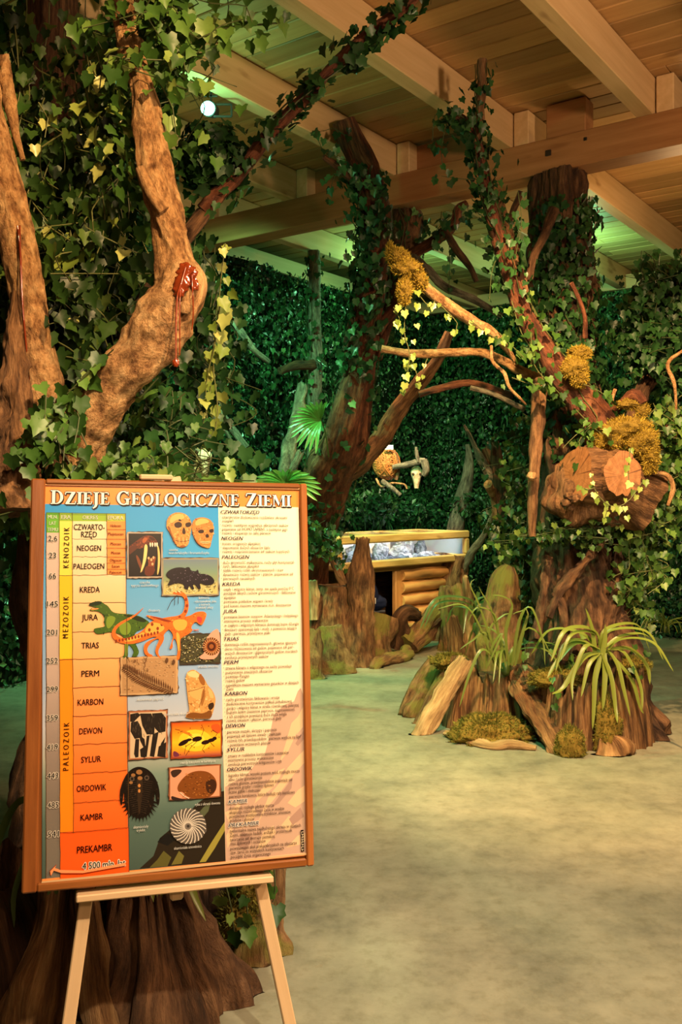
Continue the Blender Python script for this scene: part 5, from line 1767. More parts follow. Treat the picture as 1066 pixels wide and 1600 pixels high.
def fan_palm(label, hub, tips, d):
    root = thing('fan_palm', label, 'plant', tuple(P(*hub, d)))
    g = G()
    wire(g, [P(hub[0] + 14, hub[1] + 60, d + .15), P(hub[0] + 8, hub[1] + 20, d + .08), P(*hub, d)], .007, 6)
    g.build('stalk', M['strap_dark'], root)
    h = P(*hub, d)
    for t in tips:
        g = G()
        e = P(t[0], t[1], d - .12)
        m = (h + e) / 2 + np.array([0, -.03, .02])
        ribbon(g, [h, m, e], .038, up=(0, -1, .2), step=.03, fold=.3)
        g.build('leaf_blade', M['palm'], root)
    return root


fan_palm('fan palm leaf lit bright green left of the leaning trunk', (500, 654), [(500 + 50 * math.cos(a) * (1 if k % 2 else .92), 654 - 42 * math.sin(a) + 14) for k, a in enumerate(np.radians(np.linspace(75, 262, 17)))], 7.25)
fan_palm('fan palm frond spreading just above the top right corner of the poster', (446, 752), [(446 + 58 * math.cos(a), 760 - 34 * math.sin(a) + 6) for a in np.radians(np.linspace(-30, 190, 15))], 6.6)

# ---------------------------------------------------------------- planter tree on the right
pt = thing('gnarled_tree', 'massive gnarled tree rising out of the round log planter to the beam', 'tree', (1.70, 6.5, 0))
ROW_PT = [(918, 1130, 6.45, 112), (916, 1050, 6.45, 90), (914, 980, 6.5, 72), (910, 900, 6.55, 64), (902, 820, 6.6, 56), (893, 720, 6.7, 49), (884, 600, 6.78, 44), (877, 480, 6.84, 40), (874, 380, 6.86, 38), (873, 277, 6.88, 37)]
limb('trunk', ROW_PT, M['bark_dark'], pt, seg=120, step=.03, amp=.5, fine=13, along=2.4, low=.32, mid=.25, seed=31)  # darker bark stands in for the shade cast by the burl
g = G()
c0 = P(900, 742, 5.92)
ax0 = nrm(np.array([-.92, -.42, .10]))
tube(g, [(*(c0 - ax0 * .55 + np.array([0, 0, -.1])), .20), (*(c0 - ax0 * .25), .185), (*c0, .165)], seg=40, step=.02, amp=.26, fine=14, along=8, low=.2, seed=33, cap_mi=1)
g.build('sawn_stub', [M['bark_brown'], M['cut']], pt, smooth=True)
g = G()
c1 = P(973, 743, 5.80)
ax1 = nrm(np.array([.22, -.95, .12]))
tube(g, [(*(c1 - ax1 * .60 + np.array([0, 0, -.08])), .17), (*(c1 - ax1 * .25), .16), (*c1, .128)], seg=40, step=.02, amp=.26, fine=14, along=8, low=.16, seed=35, cap_mi=1, flat=1.08)
g.build('sawn_stub', [M['bark_brown'], M['cut']], pt, smooth=True)
g = G()
lump(g, P(905, 775, 6.12), (.22, .22, .20), .4, 1.8, 5, 48, 30)
lump(g, P(950, 782, 6.2), (.22, .22, .17), .4, 1.8, 7, 40, 26)
lump(g, P(938, 722, 6.15), (.16, .2, .12), .5, 2.2, 9, 40, 26)
for a, b, c in ((890, 775, 5.86), (898, 779, 5.84), (884, 786, 5.86), (909, 777, 5.88), (890, 792, 5.9)):
    lump(g, P(a, b, c), (.032, .026, .024), .6, 3, a, 16, 12)
g.build('burl', M['bark_brown'], pt, smooth=True)
# surface roots on the lower trunk
for rows in ([(962, 800, 6.2, 4), (938, 850, 6.14, 6), (902, 892, 6.10, 7), (874, 925, 6.06, 8), (858, 965, 6.02, 6)], [(866, 925, 6.06, 5), (880, 950, 6.04, 6), (884, 985, 5.98, 7), (878, 1030, 5.98, 7)], [(966, 850, 6.35, 6), (960, 930, 6.25, 8), (950, 985, 6.1, 7), (926, 1008, 6.0, 4)], [(854, 870, 6.3, 7), (850, 930, 6.2, 8), (840, 1000, 6.1, 8)]):
    limb('surface_root', rows, M['bark_dark'], pt, seg=24, step=.015, amp=.6, fine=34, low=.5, mid=.4, seed=rows[0][0])
ROW_LM = [(700, 178, 5.75, 6), (722, 186, 5.75, 7), (742, 212, 5.78, 8), (754, 262, 5.82, 9), (766, 320, 5.88, 10), (784, 385, 5.95, 11), (806, 455, 6.03, 12), (828, 508, 6.08, 14), (858, 560, 6.1, 18), (892, 606, 6.1, 22), (925, 648, 6.1, 25), (950, 700, 6.2, 27)]
limb('leaning_limb', ROW_LM, M['bark_red'], pt, seg=20, step=.03, amp=.3, fine=24, along=6, low=.22, seed=41)
limb('upright_twig', [(745, 225, 5.78, 7), (750, 170, 5.75, 7), (753, 128, 5.72, 7), (753, 108, 5.72, 9), (753, 94, 5.72, 8)], M['bark_brown'], pt, seg=14, step=.03, low=.35)
limb('branch', [(775, 300, 6.1, 8), (795, 370, 6.1, 10), (812, 430, 6.1, 10), (822, 480, 6.1, 8)], M['bark_brown'], pt, seg=12, amp=.25)
limb('branch', [(815, 300, 6.3, 5), (802, 330, 6.3, 5), (795, 350, 6.2, 4)], M['bark_dark'], pt, seg=10)
limb('branch', [(865, 330, 6.5, 9), (850, 370, 6.3, 7), (835, 400, 6.2, 7), (826, 440, 6.15, 6)], M['bark_dark'], pt, seg=10)
mb = limb('mossy_branch', [(628, 430, 5.7, 8), (662, 448, 5.75, 8), (690, 470, 5.8, 8.5), (735, 500, 5.85, 8.5), (772, 522, 5.92, 7.5), (800, 556, 6.0, 4), (806, 570, 6.0, 2)], M['bark_tan'], pt, seg=16, step=.02, amp=.15, seed=43)
limb('bare_branch', [(596, 545, 6.5, 6), (625, 550, 6.5, 6), (660, 553, 6.5, 7), (700, 551, 6.5, 7), (752, 551, 6.5, 7), (790, 566, 6.5, 7), (815, 580, 6.5, 8), (850, 600, 6.6, 10)], M['bark_tan'], pt, seg=12, step=.03)
limb('bare_branch', [(655, 616, 7.0, 5), (690, 606, 7.0, 6), (740, 599, 7.0, 6), (800, 620, 6.9, 7)], M['bark_red'], pt, seg=12, step=.03)
limb('bare_branch', [(735, 606, 6.7, 4), (760, 612, 6.7, 4), (780, 620, 6.7, 4), (820, 640, 6.7, 5)], M['bark_grey'], pt, seg=10, step=.03)
limb('twig', [(768, 540, 5.9, 2.5), (770, 565, 5.88, 3), (788, 583, 5.85, 3), (796, 605, 5.85, 3), (812, 622, 5.85, 2.5), (822, 632, 5.9, 1.5)], M['bark_tan'], pt, seg=8, step=.02)
limb('twig', [(914, 528, 5.95, 4), (914, 495, 5.9, 3.5), (904, 465, 5.88, 3.5), (893, 442, 5.85, 4)], M['bark_red'], pt, seg=10, step=.02)
limb('short_post', [(846, 592, 6.2, 12), (840, 660, 6.15, 11), (834, 730, 6.1, 9), (834, 780, 6.1, 8), (832, 838, 6.1, 6)], M['bark_brown'], pt, seg=16, step=.03, low=.3, seed=44)
g = G()
lump(g, P(831, 744, 6.0), (.034, .03, .03), .4, 2.2, 8, 16, 12)
g.build('knot', M['bark_tan'], pt, smooth=True)
for rows in ([(1068, 548, 6.1, 2.5), (1048, 562, 6.1, 3), (1044, 575, 6.1, 3), (1054, 600, 6.1, 3), (1057, 640, 6.1, 2)], [(1018, 738, 5.95, 3), (1042, 742, 5.95, 4), (1052, 762, 5.95, 4), (1044, 790, 5.95, 3)], [(962, 608, 6.1, 3), (957, 622, 6.1, 3), (958, 632, 6.1, 2)]):
    limb('twig', rows, M['bark_tan'], pt, seg=8, step=.02)
limb('branch', [(940, 800, 6.4, 20), (1000, 740, 6.5, 20), (1040, 690, 6.6, 16), (1090, 640, 6.7, 12)], M['bark_red'], pt, seg=18, step=.04, amp=.4)
limb('branch', [(985, 660, 6.6, 10), (1010, 600, 6.8, 12), (1050, 560, 7.0, 10), (1100, 520, 7.1, 10)], M['bark_dark'], pt, seg=14, amp=.4)
limb('branch', [(960, 640, 6.3, 6), (990, 615, 6.2, 10), (1006, 630, 6.15, 6)], M['bark_red'], pt, seg=12, amp=.5, low=.6)

# moss on the limbs (each clump can be lifted off)
for lab, parts_, n, ln in (('drooping yellow moss wrapped round the tip of the mossy branch', [((622, 400, 5.68), (.055, .05, .04)), ((636, 420, 5.66), (.08, .06, .05)), ((632, 455, 5.66), (.04, .04, .085)), ((655, 440, 5.7), (.05, .05, .05)), ((610, 396, 5.7), (.02, .03, .05))], 4600, .03),
                           ('yellow moss cushion halfway up the leaning limb', [((898, 575, 5.95), (.075, .06, .065)), ((905, 590, 5.95), (.05, .05, .05))], 2200, .03),
                           ('small moss lump at the foot of the thin upright twig', [((907, 552, 5.98), (.07, .05, .035))], 1200, .03),
                           ('big golden moss cap over the two sawn log ends', [((978, 672, 6.0), (.17, .12, .075)), ((1002, 690, 5.95), (.09, .1, .09)), ((950, 688, 5.98), (.09, .08, .06)), ((1016, 712, 5.92), (.05, .06, .10))], 8200, .034),
                           ('orange brown moss tuft on the bark above the golden moss cap', [((985, 632, 6.2), (.09, .05, .03)), ((1003, 640, 6.18), (.04, .03, .05))], 900, .03)):
    g = G()
    for k, (c, r) in enumerate(parts_):
        V = lump(g, P(*c), r, .55, 2.8, k + len(lab), 40, 26)
        moss_hair(g, V, int(1.9 * n) // len(parts_), ln * .6, mi=1)
    tag(g.build('moss_clump', [M['moss_core'], M['moss']], None, smooth=True), lab, 'moss')

sg, lg, fin = ivy('ivy_vine', 'dark ivy matted over the beam pillar above the burl', (M['stem'], M['ivy_dark']))
ivy_on(lg, sg, TP(ROW_PT[5:]), 1500, .058, .05, t1=.92, arc=(-1.2, 2.6), strands=8)
fin()
sg, lg, fin = ivy('ivy_vine', 'fine ivy twined round the upper leaning limb below the beam', (M['stem'], M['ivy_dark']))
ivy_on(lg, sg, TP(ROW_LM[:7]), 330, .05, .06, strands=4)
ivy_on(lg, sg, TP([(745, 225, 5.78, 7), (753, 100, 5.72, 8)]), 46, .05, .025)
for q in ([(735, 200), (700, 185), (680, 180), (676, 220)], [(755, 280), (725, 280), (690, 275)], [(790, 380), (770, 420), (765, 470)], [(700, 185), (690, 230), (692, 262)], [(810, 300), (815, 350), (806, 400)]):
    strand(sg, lg, [P(a, b, 5.75) for a, b in q], .05, .042, spread=.03)
fin()
sg, lg, fin = ivy('ivy_vine', 'pale green ivy on the lower leaning limb and short post', (M['stem_pale'], M['ivy']))
ivy_on(lg, sg, TP(ROW_LM[6:]), 120, .05, .05, strands=3)
for q in ([(800, 470), (815, 520), (840, 560), (850, 600)], [(830, 520), (835, 570), (870, 610), (885, 625)], [(900, 640), (930, 670), (960, 690)], [(800, 590), (830, 600), (860, 600)], [(780, 520), (800, 540), (820, 560)], [(930, 660), (900, 680), (880, 700)], [(912, 600), (935, 610), (955, 625)], [(920, 720), (905, 690), (930, 660)]):
    strand(sg, lg, [P(a, b, 5.9) for a, b in q], .05, .035, spread=.035)
fin()
sg, lg, fin = ivy('ivy_vine', 'pale vine looping below the two sawn log ends', (M['stem_pale'], M['ivy_light']))
for q in ([(925, 742), (930, 765), (945, 785), (965, 792), (985, 780), (1005, 752)], [(948, 788), (948, 800), (945, 812)], [(968, 790), (976, 802)], [(985, 700), (982, 740), (985, 762)], [(905, 760), (918, 765), (930, 762)]):
    strand(sg, lg, [P(a, b, 5.62) for a, b in q], .042, .045, spread=.012, jit=.5)
fin()
sg, lg, fin = ivy('ivy_vine', 'pale vine hanging straight down from the drooping yellow moss', (M['stem_pale'], M['ivy_light']))
strand(sg, lg, [P(a, b, 5.66) for a, b in ((634, 476), (632, 520), (640, 552), (636, 590), (632, 615))], .045, .042, spread=.035, jit=.5)
for q in ([(615, 480), (625, 500), (628, 530)], [(650, 455), (672, 480), (680, 470)], [(690, 478), (715, 505), (712, 520)], [(668, 560), (660, 580)], [(735, 500), (760, 520), (780, 530)], [(640, 560), (650, 580), (655, 600)]):
    strand(sg, lg, [P(a, b, 5.68) for a, b in q], .042, .05, spread=.02, jit=.5)
fin()
sg, lg, fin = ivy('ivy_curtain', 'ivy trailing down the right side of the gnarled trunk to the planter', (M['stem_pale'], M['ivy']))
curtain(sg, lg, (978, 1018), 770, 890, 6.15, 6.4, 24, .05, .05, (.25, .5), sway=.06)
curtain(sg, lg, (1015, 1075), 600, 770, 6.1, 6.6, 40, .05, .045, (.15, .45))
fin()
sg, lg, fin = ivy('ivy_curtain', 'dark ivy mass hanging in the upper right corner below the ceiling', (M['stem'], M['ivy_dark']))
curtain(sg, lg, (1000, 1110), 380, 520, 6.6, 7.4, 110, .06, .045, (.2, .6))
fin()
sg, lg, fin = ivy('ivy_curtain', 'shaded ivy hanging behind the gnarled trunk left of its foot', (M['stem'], M['ivy_mid']))
curtain(sg, lg, (800, 850), 640, 900, 7.2, 7.6, 40, .055, .05, (.2, .6))
curtain(sg, lg, (845, 935), 800, 830, 6.12, 6.25, 12, .04, .045, (.05, .12))
fin()


# ================================================================ round log planter
soil = G()
lump(soil, (1.36, 6.62, 0.0), (.70, .42, .36), .18, 2.5, 3, 44, 22, zmin=0.0)
tag(soil.build('planter_soil', M['soil'], None, smooth=True), 'dark soil mound filling the ring of stumps round the gnarled tree', 'soil')


def log(name, label, a, b, ra, rb, mat, cat='log', seg=44, amp=.6, fine=17, along=3.2, low=.36, seed=1, flat=.8, cap=None, jag=0.02, mid=None):
    rows = [(*a, ra)] + ([mid] if mid else []) + [(*b, rb)]
    return stump(name, label, rows, M[mat], cat, seg=seg, amp=amp, fine=fine, along=along, low=low, seed=seed, flat=flat, jag=jag, cap=M[cap] if cap else None, step=.02)


# row, rear to front: pixel of the foot, distance, pixel of the top, distance, radii
log('driftwood_log', 'dark rounded log at the left end of the planter ring', P(652, 1112, 6.7), P(688, 1032, 6.75), .105, .08, 'bark_moss', 'log', seed=51, flat=.9)
log('driftwood_log', 'twisted mossy root piece between the dark round log and the leaning plank', P(660, 1128, 6.45), P(706, 1046, 6.5), .055, .06, 'bark_moss', 'log', seed=52, low=.5)
log('driftwood_plank', 'pale weathered plank leaning from the floor onto the left of the planter', P(660, 1145, 6.16), P(728, 1032, 6.3), .062, .062, 'wood_pale', 'driftwood', seed=53, amp=.4, low=.14, flat=.6, jag=.04)


def shell(name, label, c, a, b, th0, th1, h, seed, mat, jag=.10, thick=.05, lean=0.0, cat='stump'):
    """Broken hollow stump wall: an arc of upright fibrous wood with a ragged rim."""
    g = G()
    n, m = 64, 22
    th = np.linspace(th0, th1, n)
    z = np.linspace(0, 1, m)
    T, Z = np.meshgrid(th, z)
    top = h * (1 - .25 * vnoise(np.stack([np.cos(th) * 2.2, np.sin(th) * 2.2, 0 * th + seed], -1), seed)) + jag * (vnoise(np.stack([th * 9, 0 * th, 0 * th + seed], -1), seed + 2) - .5) + jag * .6 * (vnoise(np.stack([th * 26, 0 * th, 0 * th], -1), seed + 3) - .5)
    rid = 1 - np.abs(2 * vnoise(np.stack([T * 8, Z * 1.4, 0 * T], -1), seed + 4) - 1)
    rid2 = 1 - np.abs(2 * vnoise(np.stack([T * 22, Z * 1.2, 0 * T], -1), seed + 5) - 1)
    k = 1.16 - .22 * Z + .13 * (rid - .5) + .05 * (rid2 - .5)
    X = c[0] + a * k * np.cos(T) + lean * Z * h
    Y = c[1] + b * k * np.sin(T)
    ZZ = Z * top[None]
    O = np.stack([X, Y, ZZ], -1).reshape(-1, 3)
    ki = 1 - thick / max(a, b) * (1.15 - .3 * Z)
    I = np.stack([c[0] + (X - c[0] - lean * Z * h) * ki + lean * Z * h, c[1] + (Y - c[1]) * ki, ZZ * .985], -1).reshape(-1, 3)
    i = np.arange(m - 1)[:, None] * n
    j = np.arange(n - 1)[None]
    q = np.stack([i + j, i + j + 1, i + n + j + 1, i + n + j], -1).reshape(-1, 4)
    nv = n * m
    rim = [((m - 1) * n + k2, (m - 1) * n + k2 + 1, nv + (m - 1) * n + k2 + 1, nv + (m - 1) * n + k2) for k2 in range(n - 1)]
    sides = [(r * n + e, (r + 1) * n + e, nv + (r + 1) * n + e, nv + r * n + e) for r in range(m - 1) for e in (0, n - 1)]
    bc = np.stack([np.cos(T) * a, np.sin(T) * a, ZZ], -1).reshape(-1, 3)
    g.add(np.vstack([O, I]), [q, q[:, ::-1] + nv, np.array(rim), np.array(sides)], 0, bc=np.vstack([bc, bc + .5]))
    return tag(g.build(name, M[mat], None, smooth=True), label, cat)


D2 = math.radians
shell('broken_stump', 'broad broken stump with a ragged rim at the front of the planter', (1.06, 6.42), .31, .20, D2(180), D2(350), .46, 61, 'wood_lit', jag=.13)
log('driftwood_slab', 'long dark slab leaning down to the right in front of the broken stump', P(876, 1174, 5.72), P(806, 1050, 6.25), .07, .10, 'wood_rot', 'driftwood', seed=62, flat=.45, amp=.5, fine=24, jag=.1)
shell('broken_stump', 'ragged brown stump under the bright strap leaved plant', (1.50, 6.00), .19, .22, D2(165), D2(335), .46, 65, 'wood_rot', jag=.12)
shell('broken_stump', 'curved ribbed stump closing the right end of the planter', (1.80, 6.10), .20, .28, D2(235), D2(400), .50, 68, 'wood_rot', jag=.10, lean=-.05)
log('driftwood_slab', 'short upright splinter between the two right stumps', P(905, 1168, 5.78), P(900, 1085, 5.85), .06, .05, 'wood_rot', 'driftwood', seed=69, flat=.5, jag=.06)
log('wood_chunk', 'small triangular chunk of wood on the floor before the right stumps', P(962, 1178, 5.68), P(948, 1150, 5.72), .09, .03, 'wood_rot', 'wood chunk', seed=70, flat=.5, amp=.8, low=.6)
# low mossy mound on a pale split log
g = G()
pa, pb = FL(698, 1150), FL(838, 1172)
tube(g, [(*(pa + ZUP * .02), .03), (*(pa * .65 + pb * .35 + np.array([0, -.09, .01])), .06), (*((pa + pb) / 2 + np.array([0, -.12, .01])), .05), (*(pa * .3 + pb * .7 + np.array([0, -.05, .02])), .06), (*(pb + ZUP * .01), .03)], seg=24, step=.02, amp=.3, fine=20, along=6, flat=.6, seed=73)
for A in g.V:
    A[:, 2] = np.maximum(A[:, 2], 0)
tag(g.build('split_log', M['wood_pale'], None, smooth=True), 'pale split log lying under the moss mound before the broken stump', 'log')
mossy('moss_mound', 'olive moss mound lying before the broad broken stump', (*P(768, 1132, 6.0)[:2], .02), (.25, .16, .125), 9000, .028, 'moss_dark', seed=9, zmin=.004, amp=.42, fr=2.6)
mossy('moss_mound', 'moss clump at the foot of the long dark slab', (*P(892, 1160, 5.68)[:2], .03), (.09, .09, .13), 2200, .028, 'moss_dark', seed=10, zmin=.004)
mossy('moss_mound', 'tall moss patch between the two right stumps of the planter', (*P(948, 1140, 5.78)[:2], .10), (.085, .09, .22), 3400, .03, 'moss_dark', seed=11, zmin=.004)
mossy('moss_mound', 'moss pad on the rim behind the leaning pale plank', P(702, 1034, 6.5), (.12, .1, .05), 2400, .03, 'moss_dark', seed=12)
mossy('moss_mound', 'moss pad on the soil below the bright strap leaved plant', P(868, 1060, 6.0), (.16, .12, .06), 2600, .03, 'moss_dark', seed=13)
mossy('moss_mound', 'moss pad on the rim of the right end stump', P(985, 1040, 6.05), (.12, .1, .06), 2600, .03, 'moss_dark', seed=14)

q = 6.05
strap_plant('strap_leaf_plant', 'dark strap leaved plant arching out of the left half of the planter', [
    BL(q, (795, 1040), (790, 990), (800, 945), (785, 932), (768, 930), bow=.02), BL(q, (790, 1042), (780, 1000), (772, 960), (745, 950), (730, 975)), BL(q, (785, 1045), (760, 990), (740, 1000), (718, 1015)), BL(q, (780, 1045), (768, 1015), (785, 990), (760, 1045), bow=.02),
    BL(q, (785, 1045), (755, 1015), (735, 1050), (718, 1105), bow=.04), BL(q, (800, 1040), (812, 970), (830, 950), (848, 1000), (852, 1040), bow=.04), BL(q, (805, 1040), (820, 985), (842, 990), (860, 1020), bow=.04), BL(q, (800, 1040), (825, 960), (815, 955), (800, 960)),
    BL(q, (760, 1045), (765, 985), (790, 960), (805, 960)), BL(q, (780, 1040), (750, 950), (735, 915), (742, 905)), BL(q, (775, 1045), (745, 970), (722, 945), (690, 950), (682, 952)), BL(q, (790, 1040), (770, 960), (752, 925), (748, 915))], 'strap_mid', .022, P(790, 1050, 6.2), extra=6, L=(.3, .5))
q = 5.8
strap_plant('strap_leaf_plant', 'bright strap leaved plant spilling over the right stumps of the planter', [
    BL(q, (930, 1030), (925, 985), (915, 950)), BL(q, (940, 1030), (945, 1000), (946, 975)), BL(q, (935, 1015), (900, 1005), (870, 1035), (855, 1060), bow=.03), BL(q, (935, 1015), (905, 1000), (880, 1010), (868, 1050), bow=.04), BL(q, (938, 1015), (915, 1010), (895, 1060), (895, 1095), bow=.05),
    BL(q, (940, 1020), (930, 1060), (928, 1100), (926, 1140), bow=.03), BL(q, (945, 1020), (945, 1060), (942, 1110), bow=.04), BL(q, (950, 1015), (965, 1040), (975, 1080), (985, 1120), bow=.04), BL(q, (950, 1015), (975, 1020), (1000, 1070), (1004, 1110), bow=.04),
    BL(q, (950, 1015), (985, 1015), (1010, 1040), (1016, 1070), bow=.03), BL(q, (945, 1012), (970, 995), (1000, 990), (1016, 996)), BL(q, (940, 1020), (955, 1060), (962, 1110), (965, 1130), bow=.05), BL(q, (950, 1020), (985, 1060), (1000, 1105), (1006, 1115), bow=.04),
    BL(q, (935, 1020), (910, 1030), (880, 1075), (862, 1085), bow=.04), BL(q, (938, 1020), (920, 1040), (908, 1090), bow=.05)], 'strap', .034, P(940, 1030, 5.84), extra=6, L=(.3, .46))
sg, lg, fin = ivy('ivy_vine', 'few ivy leaves tucked between the plants on the planter soil', (M['stem'], M['ivy']))
for k in range(16):
    a = P(R.uniform(815, 1010), R.uniform(1000, 1040), 6.1)
    strand(sg, lg, [a, a + np.array([R.normal(0, .06), -.05, -.03]), a + np.array([R.normal(0, .1), -.12, -.1])], .045, .045, spread=.02)
for qd in ([(860, 1060), (868, 1085), (866, 1100)], [(990, 1035), (998, 1055)]):
    strand(sg, lg, [P(a, b, 5.75) for a, b in qd], .05, .05, spread=.015)
fin()

# stumps standing behind the planter
stump('mossy_log', 'tall rounded mossy log standing left of the gnarled trunk', [(*P(785, 770, 7.0)[:2], 0, .17), (*P(784, 985, 7.0), .16), (*P(787, 925, 7.0), .135), (*P(793, 895, 7.0), .09), (*P(797, 884, 7.0), .04)], M['bark_moss'], 'log', seg=48, flat=.9, amp=.4, fine=20, along=3, low=.25, jag=.0, seed=81)
log('driftwood_post', 'short brown post beside the path left of the planter', (*P(712, 770, 8.6)[:2], 0), P(706, 965, 8.6), .085, .06, 'wood_rot', 'driftwood', seed=82, jag=.05)
log('driftwood_post', 'slim split post right behind the short brown post', (*P(735, 770, 8.8)[:2], 0), P(728, 905, 8.8), .05, .03, 'wood_pale', 'driftwood', seed=83, jag=.08)

# ---------------------------------------------------------------- bare trunks right of the showcase
t1 = thing('bare_tree', 'smooth grey green trunk rising behind the right end of the showcase', 'tree', (*P(704, 770, 11.0)[:2], 0))
limb('trunk', [(700, 985, 11.0, 20), (704, 890, 11.0, 14), (712, 830, 11.0, 13), (722, 780, 11.0, 12), (731, 740, 11.0, 9), (733, 712, 11.0, 6), (730, 694, 11.0, 3)], M['bark_grey'], t1, seg=20, step=.04, amp=.12, seed=85)
t2 = thing('bare_tree', 'dark forked trunk between the showcase and the gnarled tree', 'tree', (*P(800, 770, 7.8)[:2], 0))
limb('trunk', [(806, 1030, 7.8, 24), (803, 960, 7.8, 20), (798, 900, 7.8, 17), (792, 850, 7.8, 16), (784, 800, 7.8, 14), (774, 755, 7.8, 12), (766, 720, 7.8, 9), (758, 700, 7.8, 5)], M['bark_brown'], t2, seg=22, step=.04, amp=.35, seed=86)
limb('fork', [(790, 830, 7.75, 10), (786, 780, 7.7, 11), (778, 730, 7.7, 10), (774, 690, 7.7, 6)], M['bark_dark'], t2, seg=16, step=.04, amp=.4)
limb('fork', [(774, 760, 7.75, 8), (752, 718, 7.7, 7), (743, 700, 7.7, 4), (734, 680, 7.7, 3), (725, 664, 7.7, 2)], M['bark_grey'], t2, seg=12, step=.03)
limb('sawn_stub', [(770, 770, 7.75, 7), (762, 757, 7.6, 7)], M['bark_tan'], t2, seg=12, step=.02)
g = G()
tube(g, [tuple(P(722, 892, 10.3)) + (.05,), tuple(P(738, 862, 10.2)) + (.045,), tuple(P(757, 835, 10.1)) + (.035,), tuple(P(772, 796, 10.0)) + (.02,)], seg=14, step=.03)
tag(g.build('leaning_stick', M['bark_grey'], None, smooth=True), 'curved bare stick leaning beside the right end of the showcase', 'stick')
sg, lg, fin = ivy('ivy_vine', 'pale ivy climbing beside the dark forked trunk', (M['stem_pale'], M['ivy']))
for qd in ([(790, 700), (792, 740), (797, 780), (800, 830), (812, 860)], [(800, 720), (803, 760), (806, 800)], [(786, 690), (796, 720), (794, 760)]):
    strand(sg, lg, [P(a, b, 7.5) for a, b in qd], .06, .05, spread=.035)
fin()

# ---------------------------------------------------------------- showcase
SA, SB = np.array([-.03, 8.92, 0]), np.array([1.445, 10.40, 0])
sx = nrm(SB - SA)
sy = np.array([-sx[1], sx[0], 0])
SL, SD, S0, S1 = np.linalg.norm(SB - SA), .76, .86, 1.18
sc = thing('glass_showcase', 'pine framed glass showcase of fossils on a log fronted cabinet', 'showcase', tuple((SA + SB) / 2 + sy * SD / 2))


def SP(x, y, z):
    return SA + sx * x + sy * y + ZUP * z


def sbox(g, x0, x1, y0, y1, z0, z1, bev=.006):
    box(g, SP((x0 + x1) / 2, (y0 + y1) / 2, (z0 + z1) / 2), np.array([sx, sy, ZUP]), ((x1 - x0) / 2, (y1 - y0) / 2, (z1 - z0) / 2), bev)


for nm, a in (('front_rail', (0, SL, 0, .06, S1 - .085, S1)), ('front_rail', (0, SL, 0, .06, S0 - .02, S0 + .06)), ('front_post', (SL - .075, SL, 0, .06, S0 + .06, S1 - .085)), ('front_post', (0, .075, 0, .06, S0 + .06, S1 - .085)),
              ('side_rail', (SL - .05, SL, .06, SD, S1 - .06, S1 - .005)), ('side_rail', (SL - .05, SL, .06, SD, S0 - .02, S0 + .05)), ('side_rail', (0, .05, .06, SD, S1 - .06, S1 - .005)), ('back_rail', (.05, SL - .05, SD - .05, SD, S1 - .045, S1 - .005)),
              ('top_divider', (SL * .33 - .02, SL * .33 + .02, .06, SD - .05, S1 - .035, S1 - .006)), ('top_divider', (SL * .66 - .02, SL * .66 + .02, .06, SD - .05, S1 - .035, S1 - .006)), ('side_rail', (0, .05, .06, SD, S0 - .02, S0 + .05)), ('back_post', (SL - .05, SL, SD - .05, SD, S0, S1 - .06)), ('back_post', (0, .05, SD - .05, SD, S0, S1 - .06))):
    g = G()
    sbox(g, *a, bev=.014)
    sc_o = g.build(nm, M['pine'], sc)
g = G()
sbox(g, .05, SL - .05, .06, SD - .04, S0 - .015, S0 + .012, .002)
g.build('case_floor', M['panel'], sc)
g = G()
sbox(g, .05, SL - .05, SD - .035, SD - .02, S0, S1 - .045, .002)
g.build('back_panel', M['panel'], sc)
g = G()
sbox(g, SL - .02, SL - .012, .06, SD - .05, S0 + .05, S1 - .06, .001)
g.build('end_panel', M['panel'], sc)
for nm, a in (('front_glass', (.075, SL - .075, .028, .032, S0 + .06, S1 - .085)), ('top_glass', (.05, SL - .05, .06, SD - .05, S1 - .012, S1 - .008))):
    g = G()
    sbox(g, *a, bev=.0005)
    g.build(nm, M['glass'], sc)
g = G()
sbox(g, .08, SL - .08, .065, .085, S1 - .075, S1 - .06, .002)
g.build('light_strip', M['led'], sc)
la = light('AREA', 'case_light', tuple(SP(SL / 2, .16, S1 - .06)), tuple(SP(SL / 2, .42, S0)), (.72, .84, 1.0), 9, .05)
from mathutils import Matrix
ld = nrm(np.array(SP(SL / 2, .42, S0)) - np.array(SP(SL / 2, .16, S1 - .06)))
ly = np.cross(-ld, sx)
la.rotation_euler = Matrix((tuple(sx), tuple(ly), tuple(-ld))).transposed().to_euler()
la.data.shape = 'RECTANGLE'
la.data.size, la.data.size_y = SL - .25, .05
# cabinet below
cab = [('cabinet_top', 'slat', (.2, SL - .12, .10, SD - .06, S0 - .07, S0 - .02)), ('side_panel', 'slat', (SL - .17, SL - .13, .14, SD - .06, 0, S0 - .07)), ('side_panel', 'slat', (.25, .29, .14, SD - .06, 0, S0 - .07)), ('back_panel', 'bark_dark', (.29, SL - .17, SD - .1, SD - .07, 0, S0 - .07)), ('shelf', 'panel', (.29, .86, .16, SD - .1, .36, .385))]
for nm, m, a in cab:
    g = G()
    sbox(g, *a)
    g.build(nm, M[m], sc)
g = G()
sbox(g, .42, .88, .36, .375, .43, S0 - .08)
g.build('grey_insert', M['panel'], sc)
g = G()
X0, X1 = .93, SL - .13
for a in ((X0, X0 + .10, .08, .14, 0, S0 - .07), (X1 - .14, X1, .08, .14, 0, S0 - .07), (X0 + .1, X1 - .14, .09, .13, .0, S0 - .07)):
    sbox(g, *a, bev=.012)
dr = g.build('cabinet_door', M['slat'], sc)
